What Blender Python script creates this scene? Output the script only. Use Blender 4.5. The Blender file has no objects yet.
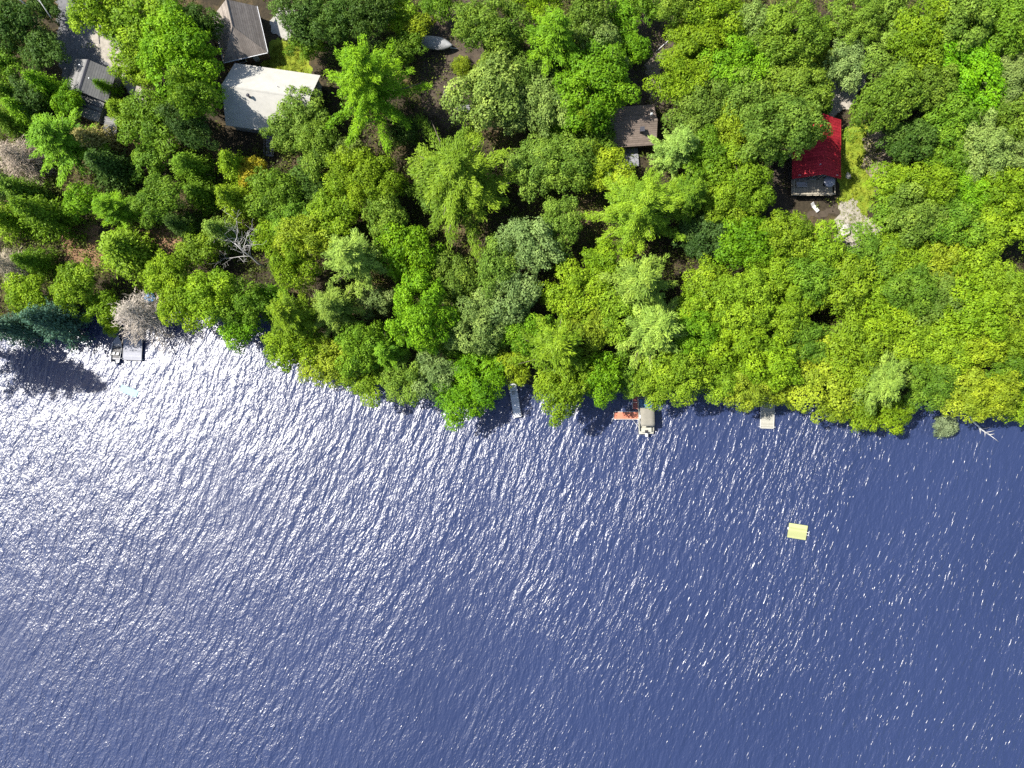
import bpy, bmesh, math, random
import numpy as np
from mathutils import Vector, Matrix, noise as mnoise
PI = math.pi
random.seed(7); rng = np.random.default_rng(11)
scene = bpy.context.scene
C = scene.collection

# ------------------------------------------------------------------ camera model
H, F = 122.0, 731.0
def P(px, py, z=0.0):
    k = (H - z) / F
    return ((px - 512) * k, (384 - py) * k)

# ------------------------------------------------------------------ terrain
SHORE = [(-600,335),(-120,352),(-20,350),(0,338),(30,326),(60,320),(105,322),(130,322),(165,316),(220,326),(262,325),(290,352),(330,376),(380,384),(440,392),(500,388),
         (540,396),(600,388),(640,386),(700,388),(760,394),(800,394),(840,410),(900,412),(960,410),(1024,396),(1150,392),(1600,380)]
SX = np.array([P(*p)[0] for p in SHORE]); SY = np.array([P(*p)[1] for p in SHORE])
def terr(x, y):
    x = np.asarray(x, float); y = np.asarray(y, float)
    d = y - np.interp(x, SX, SY)
    a = np.clip((d + 4) / 9.0, 0, 1); a = a * a * (3 - 2 * a)
    return -2.0 + a * 3.0 + np.clip(d - 5, 0, 200) * 0.025 + np.where(d > 3, 0.12 * np.sin(x * .31) * np.cos(y * .27), 0)
def G(px, py):            # pixel -> ground point
    z = 1.5
    for _ in range(4):
        x, y = P(px, py, z); z = max(0.0, float(terr(x, y)))
    return x, y, z

# ------------------------------------------------------------------ materials
def newmat(name):
    m = bpy.data.materials.new(name); m.use_nodes = True
    nt = m.node_tree; b = nt.nodes['Principled BSDF']
    return m, nt, b
def N(nt, t, **kw):
    n = nt.nodes.new(t)
    for k, v in kw.items():
        if k in n.inputs: n.inputs[k].default_value = v
        else: setattr(n, k, v)
    return n
def noise_mat(name, c1, c2, scale=2.0, rough=.8, detail=6, spec=.3, bump=0.0, bscale=None, c3=None, stretch=None):
    m, nt, b = newmat(name)
    tc = N(nt, 'ShaderNodeTexCoord'); src = tc.outputs['Object']
    if stretch:
        mp = N(nt, 'ShaderNodeMapping'); mp.inputs['Scale'].default_value = stretch
        nt.links.new(src, mp.inputs['Vector']); src = mp.outputs['Vector']
    n = N(nt, 'ShaderNodeTexNoise', Scale=scale, Detail=detail, Roughness=.65)
    nt.links.new(src, n.inputs['Vector'])
    r = N(nt, 'ShaderNodeValToRGB')
    r.color_ramp.elements[0].position = .32; r.color_ramp.elements[0].color = (*c1, 1)
    r.color_ramp.elements[1].position = .68; r.color_ramp.elements[1].color = (*c2, 1)
    if c3:
        e = r.color_ramp.elements.new(.8); e.color = (*c3, 1)
    nt.links.new(n.outputs['Fac'], r.inputs['Fac']); nt.links.new(r.outputs['Color'], b.inputs['Base Color'])
    b.inputs['Roughness'].default_value = rough; b.inputs['Specular IOR Level'].default_value = spec
    if bump:
        n2 = N(nt, 'ShaderNodeTexNoise', Scale=bscale or scale * 4, Detail=4)
        nt.links.new(src, n2.inputs['Vector'])
        bp = N(nt, 'ShaderNodeBump', Strength=.8, Distance=bump)
        nt.links.new(n2.outputs['Fac'], bp.inputs['Height']); nt.links.new(bp.outputs['Normal'], b.inputs['Normal'])
    return m
def seam_mat(name, c1, c2, axis=0, period=.4, width=.12, rough=.6, nscale=1.5, spec=.3, cseam=None):
    """boards / shingle courses / metal seams: stripes along one local axis over mottled colour"""
    m, nt, b = newmat(name)
    tc = N(nt, 'ShaderNodeTexCoord')
    n = N(nt, 'ShaderNodeTexNoise', Scale=nscale, Detail=8, Roughness=.7); nt.links.new(tc.outputs['Object'], n.inputs['Vector'])
    r = N(nt, 'ShaderNodeValToRGB'); r.color_ramp.elements[0].position = .3; r.color_ramp.elements[1].position = .7
    r.color_ramp.elements[0].color = (*c1, 1); r.color_ramp.elements[1].color = (*c2, 1)
    nt.links.new(n.outputs['Fac'], r.inputs['Fac'])
    sp = N(nt, 'ShaderNodeSeparateXYZ'); nt.links.new(tc.outputs['Object'], sp.inputs[0])
    d = N(nt, 'ShaderNodeMath', operation='DIVIDE'); d.inputs[1].default_value = period; nt.links.new(sp.outputs[axis], d.inputs[0])
    fr = N(nt, 'ShaderNodeMath', operation='FRACT'); nt.links.new(d.outputs[0], fr.inputs[0])
    lt = N(nt, 'ShaderNodeMath', operation='LESS_THAN'); lt.inputs[1].default_value = width; nt.links.new(fr.outputs[0], lt.inputs[0])
    fl = N(nt, 'ShaderNodeMath', operation='FLOOR'); nt.links.new(d.outputs[0], fl.inputs[0])
    wn = N(nt, 'ShaderNodeTexWhiteNoise', noise_dimensions='1D'); nt.links.new(fl.outputs[0], wn.inputs['W'])
    hv = N(nt, 'ShaderNodeHueSaturation'); mr = N(nt, 'ShaderNodeMapRange'); mr.inputs['To Min'].default_value = .8; mr.inputs['To Max'].default_value = 1.15
    nt.links.new(wn.outputs['Value'], mr.inputs['Value']); nt.links.new(mr.outputs[0], hv.inputs['Value']); nt.links.new(r.outputs['Color'], hv.inputs['Color'])
    mx = N(nt, 'ShaderNodeMix', data_type='RGBA'); nt.links.new(lt.outputs[0], mx.inputs['Factor'])
    nt.links.new(hv.outputs['Color'], mx.inputs[6]); mx.inputs[7].default_value = (*(cseam or tuple(v * .5 for v in c1)), 1)
    nt.links.new(mx.outputs[2], b.inputs['Base Color'])
    b.inputs['Roughness'].default_value = rough; b.inputs['Specular IOR Level'].default_value = spec
    return m
def leaf_mat(name, trans=.28, rough=.55, spec=.13):
    m, nt, b = newmat(name)
    oi = N(nt, 'ShaderNodeObjectInfo'); at = N(nt, 'ShaderNodeAttribute', attribute_name='tint'); ge = N(nt, 'ShaderNodeNewGeometry')
    hv = N(nt, 'ShaderNodeHueSaturation'); nt.links.new(oi.outputs['Color'], hv.inputs['Color'])
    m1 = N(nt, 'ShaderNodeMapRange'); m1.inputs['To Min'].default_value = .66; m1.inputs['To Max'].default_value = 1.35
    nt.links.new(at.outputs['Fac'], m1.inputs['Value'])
    m2 = N(nt, 'ShaderNodeMapRange'); m2.inputs['To Min'].default_value = .8; m2.inputs['To Max'].default_value = 1.2
    nt.links.new(ge.outputs['Random Per Island'], m2.inputs['Value'])
    mu = N(nt, 'ShaderNodeMath', operation='MULTIPLY'); nt.links.new(m1.outputs[0], mu.inputs[0]); nt.links.new(m2.outputs[0], mu.inputs[1])
    nt.links.new(mu.outputs[0], hv.inputs['Value'])
    m3 = N(nt, 'ShaderNodeMapRange'); m3.inputs['To Min'].default_value = .512; m3.inputs['To Max'].default_value = .486
    nt.links.new(at.outputs['Fac'], m3.inputs['Value']); nt.links.new(m3.outputs[0], hv.inputs['Hue'])
    nt.links.new(hv.outputs['Color'], b.inputs['Base Color'])
    b.inputs['Roughness'].default_value = rough; b.inputs['Specular IOR Level'].default_value = spec
    tr = N(nt, 'ShaderNodeBsdfTranslucent'); tg = N(nt, 'ShaderNodeMix', data_type='RGBA', blend_type='MULTIPLY'); tg.inputs['Factor'].default_value = 1; nt.links.new(hv.outputs['Color'], tg.inputs[6]); tg.inputs[7].default_value = (1.5,1.45,.6,1); nt.links.new(tg.outputs[2], tr.inputs['Color'])
    mx = N(nt, 'ShaderNodeMixShader'); mx.inputs[0].default_value = trans
    nt.links.new(b.outputs[0], mx.inputs[1]); nt.links.new(tr.outputs[0], mx.inputs[2])
    nt.links.new(mx.outputs[0], nt.nodes['Material Output'].inputs['Surface'])
    return m
M = {}
M['leaf'] = leaf_mat('leaf'); M['needle'] = leaf_mat('needle', trans=.22, rough=.55); M['twig'] = leaf_mat('dry_twig', trans=0, rough=.9, spec=.1)
M['bark'] = noise_mat('bark', (.06,.045,.035), (.16,.13,.10), 3, .9, bump=.03, stretch=(1,1,.2))
M['bare'] = noise_mat('bare_wood', (.26,.25,.24), (.44,.43,.41), 2.5, .8, stretch=(1,1,.4))
M['birch'] = noise_mat('birch_bark', (.30,.295,.28), (.50,.49,.475), 3, .7)
M['red'] = seam_mat('red_metal_roof', (.17,.006,.014), (.45,.030,.042), 0, .45, .10, .65, 2.6, spec=.15, cseam=(.11,.003,.008))
M['whiteroof'] = noise_mat('pale_membrane_roof', (.30,.292,.268), (.36,.348,.318), .9, .85, c3=(.26,.235,.195), spec=.1, detail=10)
M['brownshingle'] = seam_mat('brown_shingles', (.11,.085,.07), (.19,.15,.125), 1, .28, .14, .9, 2.2)
M['greyshingle'] = seam_mat('grey_shingles', (.11,.11,.112), (.17,.167,.16), 1, .3, .12, .9, 2.0)
M['taupeshingle'] = seam_mat('taupe_shingles', (.15,.127,.112), (.235,.205,.18), 1, .28, .12, .9, 1.6)
M['trim'] = noise_mat('white_trim', (.34,.34,.33), (.46,.46,.45), 4, .6)
M['darktrim'] = noise_mat('dark_trim', (.02,.02,.03), (.05,.05,.06), 4, .6)
M['siding_grey'] = seam_mat('grey_siding', (.16,.16,.17), (.22,.22,.23), 2, .18, .12, .8)
M['siding_brown'] = seam_mat('brown_siding', (.10,.06,.04), (.17,.10,.065), 2, .2, .12, .8)
M['siding_dark'] = seam_mat('dark_siding', (.03,.03,.035), (.055,.055,.06), 2, .2, .12, .8)
M['glass'] = noise_mat('window_glass', (.01,.012,.016), (.025,.03,.04), 1, .05, spec=.6)
M['deckgrey'] = seam_mat('grey_deck_boards', (.13,.133,.145), (.19,.193,.21), 1, .16, .1, .8, 2.5)
M['deckpale'] = seam_mat('pale_deck_boards', (.20,.18,.14), (.30,.27,.21), 1, .16, .1, .8, 2.5)
M['deckred'] = seam_mat('red_stained_boards', (.38,.125,.075), (.46,.17,.105), 0, .18, .12, .75, 3)
M['deckwhite'] = seam_mat('white_boards', (.66,.66,.60), (.80,.80,.74), 1, .2, .08, .7, 3)
M['float'] = noise_mat('dock_float', (.05,.05,.06), (.1,.1,.11), 3, .7)
M['steel'] = noise_mat('galvanised_steel', (.45,.46,.48), (.6,.61,.63), 6, .4)
M['alu'] = noise_mat('aluminium_hull', (.13,.14,.17), (.19,.20,.235), 2, .45, spec=.5)
M['canvas'] = noise_mat('beige_canvas', (.145,.137,.113), (.19,.178,.15), 1.2, .9, bump=.03, bscale=3)
M['tarp'] = noise_mat('grey_tarp', (.17,.175,.18), (.26,.265,.27), 1.5, .75, bump=.05, bscale=2.5)
M['cream'] = noise_mat('cream_vinyl', (.26,.255,.21), (.32,.31,.265), 2, .6)
M['bluevinyl'] = noise_mat('blue_vinyl', (.05,.12,.22), (.09,.19,.32), 3, .6)
M['motor'] = noise_mat('white_cowling', (.7,.7,.7), (.82,.82,.82), 3, .35)
M['black'] = noise_mat('black_plastic', (.012,.012,.014), (.03,.03,.035), 5, .5)
M['seatgrey'] = noise_mat('grey_upholstery', (.22,.22,.225), (.30,.30,.31), 5, .8)
M['yellowraft'] = seam_mat('pale_yellow_raft_boards', (.27,.285,.125), (.30,.31,.145), 1, .3, .05, .7, 2, cseam=(.19,.22,.08))
M['aqua'] = noise_mat('aqua_foam', (.17,.30,.31), (.21,.35,.36), 2, .6)
M['rock'] = noise_mat('pale_rock', (.10,.095,.085), (.18,.17,.155), 1.8, .9, bump=.1)
M['paler'] = noise_mat('sunbleached_rock', (.22,.21,.19), (.40,.385,.35), 1.8, .9, bump=.1)
M['orange'] = noise_mat('orange_plastic', (.65,.17,.05), (.72,.22,.08), 3, .5)
M['bluetarp'] = noise_mat('blue_tarp', (.05,.16,.36), (.10,.26,.5), 3, .5, bump=.05, bscale=3)

# ------------------------------------------------------------------ object helpers
def tag(o, label=None, cat=None, group=None, kind=None):
    if label: o['label'] = label
    if cat: o['category'] = cat
    if group: o['group'] = group
    if kind: o['kind'] = kind
    return o
def empty(name, loc=(0,0,0), rz=0.0):
    o = bpy.data.objects.new(name, None); C.objects.link(o)
    o.location = loc; o.rotation_euler = (0,0,rz); o.empty_display_size = .3
    return o
class MB:
    def __init__(s): s.bm = bmesh.new()
    def box(s, c, size, rz=0, rx=0, ry=0, bevel=0):
        r = bmesh.ops.create_cube(s.bm, size=1)
        vs = r['verts']
        mat = Matrix.Translation(c) @ Matrix.Rotation(rz,4,'Z') @ Matrix.Rotation(ry,4,'Y') @ Matrix.Rotation(rx,4,'X') @ Matrix.Diagonal((*size,1))
        bmesh.ops.transform(s.bm, matrix=mat, verts=vs)
        if bevel:
            es = list({e for v in vs for e in v.link_edges})
            bmesh.ops.bevel(s.bm, geom=es, offset=bevel, segments=2, affect='EDGES', profile=.6)
        return s
    def cyl(s, p0, p1, r0, r1=None, seg=10):
        p0, p1 = Vector(p0), Vector(p1); d = p1 - p0
        r = bmesh.ops.create_cone(s.bm, cap_ends=True, segments=seg, radius1=r0, radius2=r1 if r1 is not None else r0, depth=d.length)
        q = d.to_track_quat('Z','Y').to_matrix().to_4x4()
        bmesh.ops.transform(s.bm, matrix=Matrix.Translation((p0+p1)/2) @ q, verts=r['verts'])
        return s
    def tube(s, pts, rads, seg=7):
        pts = [Vector(p) for p in pts]; rings = []
        for i, p in enumerate(pts):
            d = (pts[min(i+1,len(pts)-1)] - pts[max(i-1,0)]).normalized()
            q = d.to_track_quat('Z','Y')
            rings.append([s.bm.verts.new(p + q @ Vector((math.cos(a)*rads[i], math.sin(a)*rads[i], 0))) for a in [2*PI*k/seg for k in range(seg)]])
        for a, b in zip(rings, rings[1:]):
            for k in range(seg): s.bm.faces.new((a[k], a[(k+1)%seg], b[(k+1)%seg], b[k]))
        s.bm.faces.new(list(reversed(rings[0]))); s.bm.faces.new(rings[-1])
        return s
    def slab(s, corners, th):
        """thick sheet: CORNERS are the top face's points (counter-clockwise from above); thickness goes down"""
        t = [s.bm.verts.new(c) for c in corners]; b = [s.bm.verts.new((c[0],c[1],c[2]-th)) for c in corners]
        s.bm.faces.new(t); s.bm.faces.new(list(reversed(b))); n = len(t)
        for i in range(n): s.bm.faces.new((t[i], b[i], b[(i+1)%n], t[(i+1)%n]))
        return s
    def loft(s, secs, cap=True):
        rows = [[s.bm.verts.new(p) for p in sec] for sec in secs]
        for a, b in zip(rows, rows[1:]):
            for k in range(len(a)-1): s.bm.faces.new((a[k], a[k+1], b[k+1], b[k]))
        if cap:
            for r in (rows[0], rows[-1]):
                try: s.bm.faces.new(r)
                except Exception: pass
        return s
    def build(s, name, mat, parent=None, smooth=False, loc=None, rz=None):
        bmesh.ops.recalc_face_normals(s.bm, faces=s.bm.faces)
        me = bpy.data.meshes.new(name); s.bm.to_mesh(me); s.bm.free()
        me.materials.append(mat)
        if smooth: me.polygons.foreach_set('use_smooth', [True]*len(me.polygons))
        o = bpy.data.objects.new(name, me); C.objects.link(o)
        if parent is not None: o.parent = parent
        if loc is not None: o.location = loc
        if rz is not None: o.rotation_euler[2] = rz
        return o
def mesh_np(name, verts, faces, mat, tint=None, smooth=False):
    me = bpy.data.meshes.new(name)
    nv, nf, k = len(verts), len(faces), faces.shape[1]
    me.vertices.add(nv); me.vertices.foreach_set('co', np.asarray(verts, np.float32).ravel())
    me.loops.add(nf*k); me.loops.foreach_set('vertex_index', np.asarray(faces, np.int32).ravel())
    me.polygons.add(nf); me.polygons.foreach_set('loop_start', np.arange(0, nf*k, k, dtype=np.int32))
    try: me.polygons.foreach_set('loop_total', np.full(nf, k, np.int32))
    except Exception: pass
    if smooth: me.polygons.foreach_set('use_smooth', np.ones(nf, bool))
    me.update(calc_edges=True)
    if tint is not None:
        a = me.attributes.new('tint', 'FLOAT', 'FACE'); a.data.foreach_set('value', np.asarray(tint, np.float32))
    me.materials.append(mat)
    return me

# ------------------------------------------------------------------ leaves
def leaves(cent, nrm, n_per, spread, size, seed, flat=.55, align=None, aspect=.62, tint=None, nup=.8, puff=.75):
    """quads scattered round each clump centre. cent,nrm: (K,3)."""
    r = np.random.default_rng(seed); K = len(cent)
    c = np.repeat(cent, n_per, 0); n = np.repeat(nrm, n_per, 0)
    off = r.normal(0, 1, c.shape) * np.repeat(np.broadcast_to(spread, (K,)), n_per)[:, None]
    dn = (off * n).sum(1, keepdims=True); off -= n * dn * (1 - flat)
    # the middle of a clump bulges outwards
    off += n * (.35 * np.repeat(np.broadcast_to(spread, (K,)), n_per)[:, None] * np.exp(-(off**2).sum(1, keepdims=True) / (2 * np.repeat(np.broadcast_to(spread, (K,)), n_per)[:, None]**2)))
    p = c + off
    od = off / (np.linalg.norm(off, axis=1, keepdims=True) + 1e-6)
    ln = n * nup * .7 + od * puff + r.normal(0, .38, c.shape); ln /= np.linalg.norm(ln, axis=1, keepdims=True)
    if align is None: t = r.normal(0, 1, c.shape)
    else: t = np.repeat(align, n_per, 0) + r.normal(0, .35, c.shape)
    t -= ln * (t * ln).sum(1, keepdims=True); t /= np.linalg.norm(t, axis=1, keepdims=True) + 1e-9
    b = np.cross(ln, t)
    s = size * r.uniform(.65, 1.3, (len(p), 1))
    v = np.stack([p - t*s*.5, p + b*s*.5*aspect + ln*s*.06, p + t*s*.5, p - b*s*.5*aspect + ln*s*.06], 1).reshape(-1, 3)
    f = np.arange(len(p)*4).reshape(-1, 4)
    if tint is None: tint = r.uniform(0, 1, K)
    return v, f, np.repeat(tint, n_per)
def merge(parts):
    V, Fc, T, o = [], [], [], 0
    for v, f, t in parts:
        V.append(v); Fc.append(f + o); T.append(t); o += len(v)
    return np.concatenate(V), np.concatenate(Fc), np.concatenate(T)
def sphere_pts(n, r):
    i = np.arange(n) + .5; ph = np.arccos(1 - 2*i/n); th = PI*(1+5**.5)*i + r.uniform(0, 6.28)
    return np.stack([np.cos(th)*np.sin(ph), np.sin(th)*np.sin(ph), np.cos(ph)], 1)

def broadleaf(R, h, seed, br=.95, n_per=9, leaf=.31, cs_=.50):
    """crown built of boughs: an uneven dome of separate leafy domes with dark gaps between them"""
    r = np.random.default_rng(seed); ph = r.uniform(0, 6.28, 4)
    env = lambda a: R*(1 + .15*np.sin(2*a+ph[0]) + .13*np.sin(3*a+ph[1]) + .09*np.sin(5*a+ph[2]))
    Rv = R*r.uniform(.62,.80); z0 = h - Rv*1.02
    n = int(2*PI*R*R*1.25/(1.72*br)**2*1.22)
    d = sphere_pts(n, r); d += r.normal(0,.13,d.shape); d /= np.linalg.norm(d,axis=1,keepdims=True); d = d[d[:,2] > -.30]
    lobes = []
    for q in d:
        a = math.atan2(q[1], q[0]); e = env(a); k = r.uniform(.70,1.0)
        if r.uniform() < .07: continue
        lobes.append((np.array([q[0]*e*k, q[1]*e*k, z0 + q[2]*Rv*k*r.uniform(.85,1.1)]), br*r.uniform(.68,1.25), q))
    for _ in range(int(n*.22)):
        q = r.normal(0,1,3); q /= np.linalg.norm(q); k = r.uniform(.2,.6)
        lobes.append((np.array([q[0]*R*k, q[1]*R*k, z0 + q[2]*Rv*k - .2*R]), br*1.15, q))
    cs, ns, ts, sp = [], [], [], []
    for c, lr, q in lobes:
        m = max(8, int(4*PI*lr*lr/(cs_*cs_)))
        u = sphere_pts(m, r); u += r.normal(0,.16,u.shape); u /= np.linalg.norm(u,axis=1,keepdims=True); u = u[u[:,2] > -.35]
        o = np.array([q[0], q[1], 0.0]); o /= np.linalg.norm(o) + 1e-6
        p = u*lr*r.uniform(.70,1.15,(len(u),1)); p[:,2] *= .72; p += o*(p@o)[:,None]*.30; p[:,2] -= .22*np.maximum(0, p@o)
        cs.append(c + p); nn = u + np.array([0,0,.45]); ns.append(nn/np.linalg.norm(nn,axis=1,keepdims=True))
        ts.append(np.clip(r.uniform(.15,.85) + r.normal(0,.13,len(u)), 0, 1)); sp.append(r.uniform(.15,.26,len(u))*cs_/.5)
    return leaves(np.concatenate(cs), np.concatenate(ns), n_per, np.concatenate(sp), leaf, seed+5, tint=np.concatenate(ts), puff=.25, nup=1.35), [(l[0], l[1]) for l in lobes[::max(1,len(lobes)//9)]]
def trunk_mb(h, r0, tips, seed, split=.42):
    r = random.Random(seed); m = MB()
    pts = [(0,0,-.6)] + [(r.uniform(-.12,.12)*k, r.uniform(-.12,.12)*k, h*t) for k, t in enumerate((.2,.45,.7,.92))]
    m.tube(pts, [r0*1.25, r0, r0*.8, r0*.5, r0*.14])
    for tp in tips:
        z = min(tp[2]*.8, h*r.uniform(split,.72)); s = Vector((0,0,z)); e = Vector(tp)
        mid = s.lerp(e,.5) + Vector((r.uniform(-.2,.2), r.uniform(-.2,.2), r.uniform(-.5,.1)))
        m.tube([s, mid, e], [r0*.45, r0*.28, r0*.08], 5)
    return m
def pine(R, h, seed, n_per=14):
    """white pine: whorls of long separate boughs, each a narrow feathery spray that points outwards"""
    r = np.random.default_rng(seed); cs, al, ns, ts, sp = [], [], [], [], []; tips = []
    L = 7
    for k in range(L):
        t = k/(L-1); z = h*(.36 + .62*t); nb = int(r.integers(6,9)) if k else 9; a0 = r.uniform(0,6.28)
        for b in range(nb):
            a = a0 + 6.283*b/nb + r.uniform(-.28,.28); bl = R*(1-t*.93)**.72*r.uniform(.70,1.15)
            if k == L-1: bl = R*.14
            d = np.array([math.cos(a), math.sin(a), .22+.5*t]); d /= np.linalg.norm(d); side = np.array([-d[1], d[0], 0])
            bend = r.uniform(-.10,.10); tint = r.uniform(.2,.9)
            if bl > R*.3: tips.append(np.array([0,0,z]) + d*bl*.85)
            x = max(.3, bl*.16)
            while x < bl:
                f = x/bl; p = np.array([0,0,z]) + d*x + side*bend*x*f*2 + np.array([0,0,-.10*x*f + .10*math.sin(x*2+a)])
                w = min(.62, .26 + .045*R)*math.sin(min(1.0, .18+f*.82)*PI*.93)**.8
                for sd in (-1, 0, 1):
                    if sd and w < .22: continue
                    cs.append(p + side*sd*w*r.uniform(.55,1.0) + d*r.uniform(-.15,.15) + np.array([0,0,-.10*abs(sd)+r.uniform(-.06,.06)])); q = d + side*sd*.75; al.append(q/np.linalg.norm(q))
                    nn = np.array([d[0]*.2 + side[0]*sd*.35, d[1]*.2 + side[1]*sd*.35, 1]); ns.append(nn/np.linalg.norm(nn)); ts.append(np.clip(tint + r.normal(0,.10),0,1)); sp.append(.15+.010*R)
                x += .42
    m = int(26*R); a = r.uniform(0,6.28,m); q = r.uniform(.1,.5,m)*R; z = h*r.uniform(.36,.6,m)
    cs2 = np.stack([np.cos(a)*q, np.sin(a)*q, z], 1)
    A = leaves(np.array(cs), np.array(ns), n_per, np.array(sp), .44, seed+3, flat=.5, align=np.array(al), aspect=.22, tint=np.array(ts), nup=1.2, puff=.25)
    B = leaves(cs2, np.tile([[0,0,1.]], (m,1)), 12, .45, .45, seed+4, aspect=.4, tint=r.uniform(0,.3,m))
    return merge([A, B]), tips[::3]
def spruce(R, h, seed, n_per=12, droop=.28, leaf=.34, aspect=.45, dens=1.0, inner=True, pw=.8):
    r = np.random.default_rng(seed); cs, al, ns, ts, sp = [], [], [], [], []; tips = []
    z = h*.12; zt = h
    while z < zt:
        t = (z/h - .12)/.88; bl0 = R*max(.05, (1-t)**pw)
        nb = max(5, int(9*bl0/R + 4)); a0 = r.uniform(0,6.28); lt = r.uniform(.3,.7)
        for b in range(nb):
            a = a0 + 6.283*b/nb + r.uniform(-.3,.3); bl = bl0*r.uniform(.7,1.12)
            d = np.array([math.cos(a), math.sin(a), .12 - droop*(1-t)]); d /= np.linalg.norm(d)
            if bl > R*.55 and r.uniform() < .25: tips.append(np.array([0,0,z]) + d*bl*.9)
            x = bl*.18 + .1
            while x < bl + .05:
                side = np.array([-d[1], d[0], 0]); w = .22*bl*math.sin(min(1,x/bl)*PI*.85)
                if r.uniform() < dens:
                    cs.append(np.array([0,0,z]) + d*x + side*r.uniform(-1,1)*w + np.array([0,0,r.uniform(-.1,.1)]))
                    al.append(d + side*r.uniform(-.5,.5)); nn = np.array([d[0]*.45, d[1]*.45, 1]); ns.append(nn/np.linalg.norm(nn))
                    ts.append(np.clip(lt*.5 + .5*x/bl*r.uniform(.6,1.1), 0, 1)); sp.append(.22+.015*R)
                x += .42
        z += .62 + .25*(1-t)
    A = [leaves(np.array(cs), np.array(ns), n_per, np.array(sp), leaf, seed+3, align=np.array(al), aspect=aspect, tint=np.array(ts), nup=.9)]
    if inner:
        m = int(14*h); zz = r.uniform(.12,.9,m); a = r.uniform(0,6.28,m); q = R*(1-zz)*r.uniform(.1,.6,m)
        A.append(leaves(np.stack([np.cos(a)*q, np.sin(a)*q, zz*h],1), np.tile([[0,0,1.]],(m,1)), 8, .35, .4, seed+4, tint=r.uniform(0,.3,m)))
    return merge(A), tips
def bare_tree(h, R, seed, tilt=(0,0)):
    r = random.Random(seed); m = MB()
    def grow(p, d, L, rad, lev):
        pts = [p]; rr = [rad]; q = p.copy(); dd = d.copy(); n = 4
        for k in range(n):
            dd = (dd + Vector((r.uniform(-1,1), r.uniform(-1,1), r.uniform(-.6,.7)))*.20).normalized()
            q = q + dd*L/n; pts.append(q.copy()); rr.append(max(.012, rad*(1-.6*(k+1)/n)))
        m.tube(pts, rr, 6 if lev < 2 else 4)
        if lev < 3:
            for k in range({0:7,1:5,2:3}[lev]):
                i = r.randint(1 if lev else 2, n); a = r.uniform(0,6.28)
                nd = (dd*.55 + Vector((math.cos(a), math.sin(a), r.uniform(-.1,.5)))*.8).normalized()
                grow(pts[i], nd, L*r.uniform(.42,.62), rr[i]*.62, lev+1)
    grow(Vector((0,0,-.3)), Vector((tilt[0],tilt[1],1)).normalized(), h, R, 0)
    return m

# ------------------------------------------------------------------ tree prototypes
PR = {}
def proto(key, leafdata, trunk, leafmat, R, h):
    v, f, t = leafdata
    PR.setdefault(key, []).append((mesh_np('crown', v, f, leafmat, t), trunk, R, h))
def tm(mb, mat):
    bmesh.ops.recalc_face_normals(mb.bm, faces=mb.bm.faces)
    me = bpy.data.meshes.new('trunk'); mb.bm.to_mesh(me); mb.bm.free(); me.materials.append(mat); return me
for s in range(4):
    d, lb = broadleaf(2.6, 6.5, 100+s, br=.70, leaf=.25, cs_=.40); proto('B_s', d, tm(trunk_mb(6.5,.14,[l[0] for l in lb[1:6]],s), M['bark']), M['leaf'], 2.6, 6.5)
for s in range(7):
    d, lb = broadleaf(4.0, 10, 200+s, br=(.85,1.05,.95)[s%3]); proto('B_m', d, tm(trunk_mb(10,.2,[l[0] for l in lb[1:8]],s), M['bark']), M['leaf'], 4.0, 10)
for s in range(5):
    d, lb = broadleaf(5.6, 12.5, 300+s, br=(1.05,1.25)[s%2], leaf=.34, n_per=10, cs_=.55); proto('B_l', d, tm(trunk_mb(12.5,.28,[l[0] for l in lb[1:9]],s), M['bark']), M['leaf'], 5.6, 12.5)
for s in range(3):
    d, tp = pine(4.6, 14, 400+s); proto('P_m', d, tm(trunk_mb(14,.22,tp,s,.4), M['bark']), M['needle'], 4.6, 14)
for s in range(2):
    d, tp = pine(7.6, 17, 420+s, n_per=16); proto('P_l', d, tm(trunk_mb(17,.32,tp,s,.4), M['bark']), M['needle'], 7.6, 17)
for s in range(4):
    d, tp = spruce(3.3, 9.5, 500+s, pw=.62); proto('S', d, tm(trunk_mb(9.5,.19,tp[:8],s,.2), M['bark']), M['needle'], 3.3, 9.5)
for s in range(2):
    d, tp = spruce(3.4, 9, 540+s, n_per=9, droop=.2, leaf=.6, aspect=.09, inner=False, pw=.55); proto('D', d, tm(trunk_mb(9,.17,tp,s,.2), M['bark']), M['twig'], 3.4, 9)
for s in range(2):
    d, lb = broadleaf(1.6, 1.9, 560+s, br=.42, leaf=.17, cs_=.28); proto('K', d, tm(trunk_mb(1.9,.07,[l[0] for l in lb[1:6]],s), M['bark']), M['leaf'], 1.6, 1.9)

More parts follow.
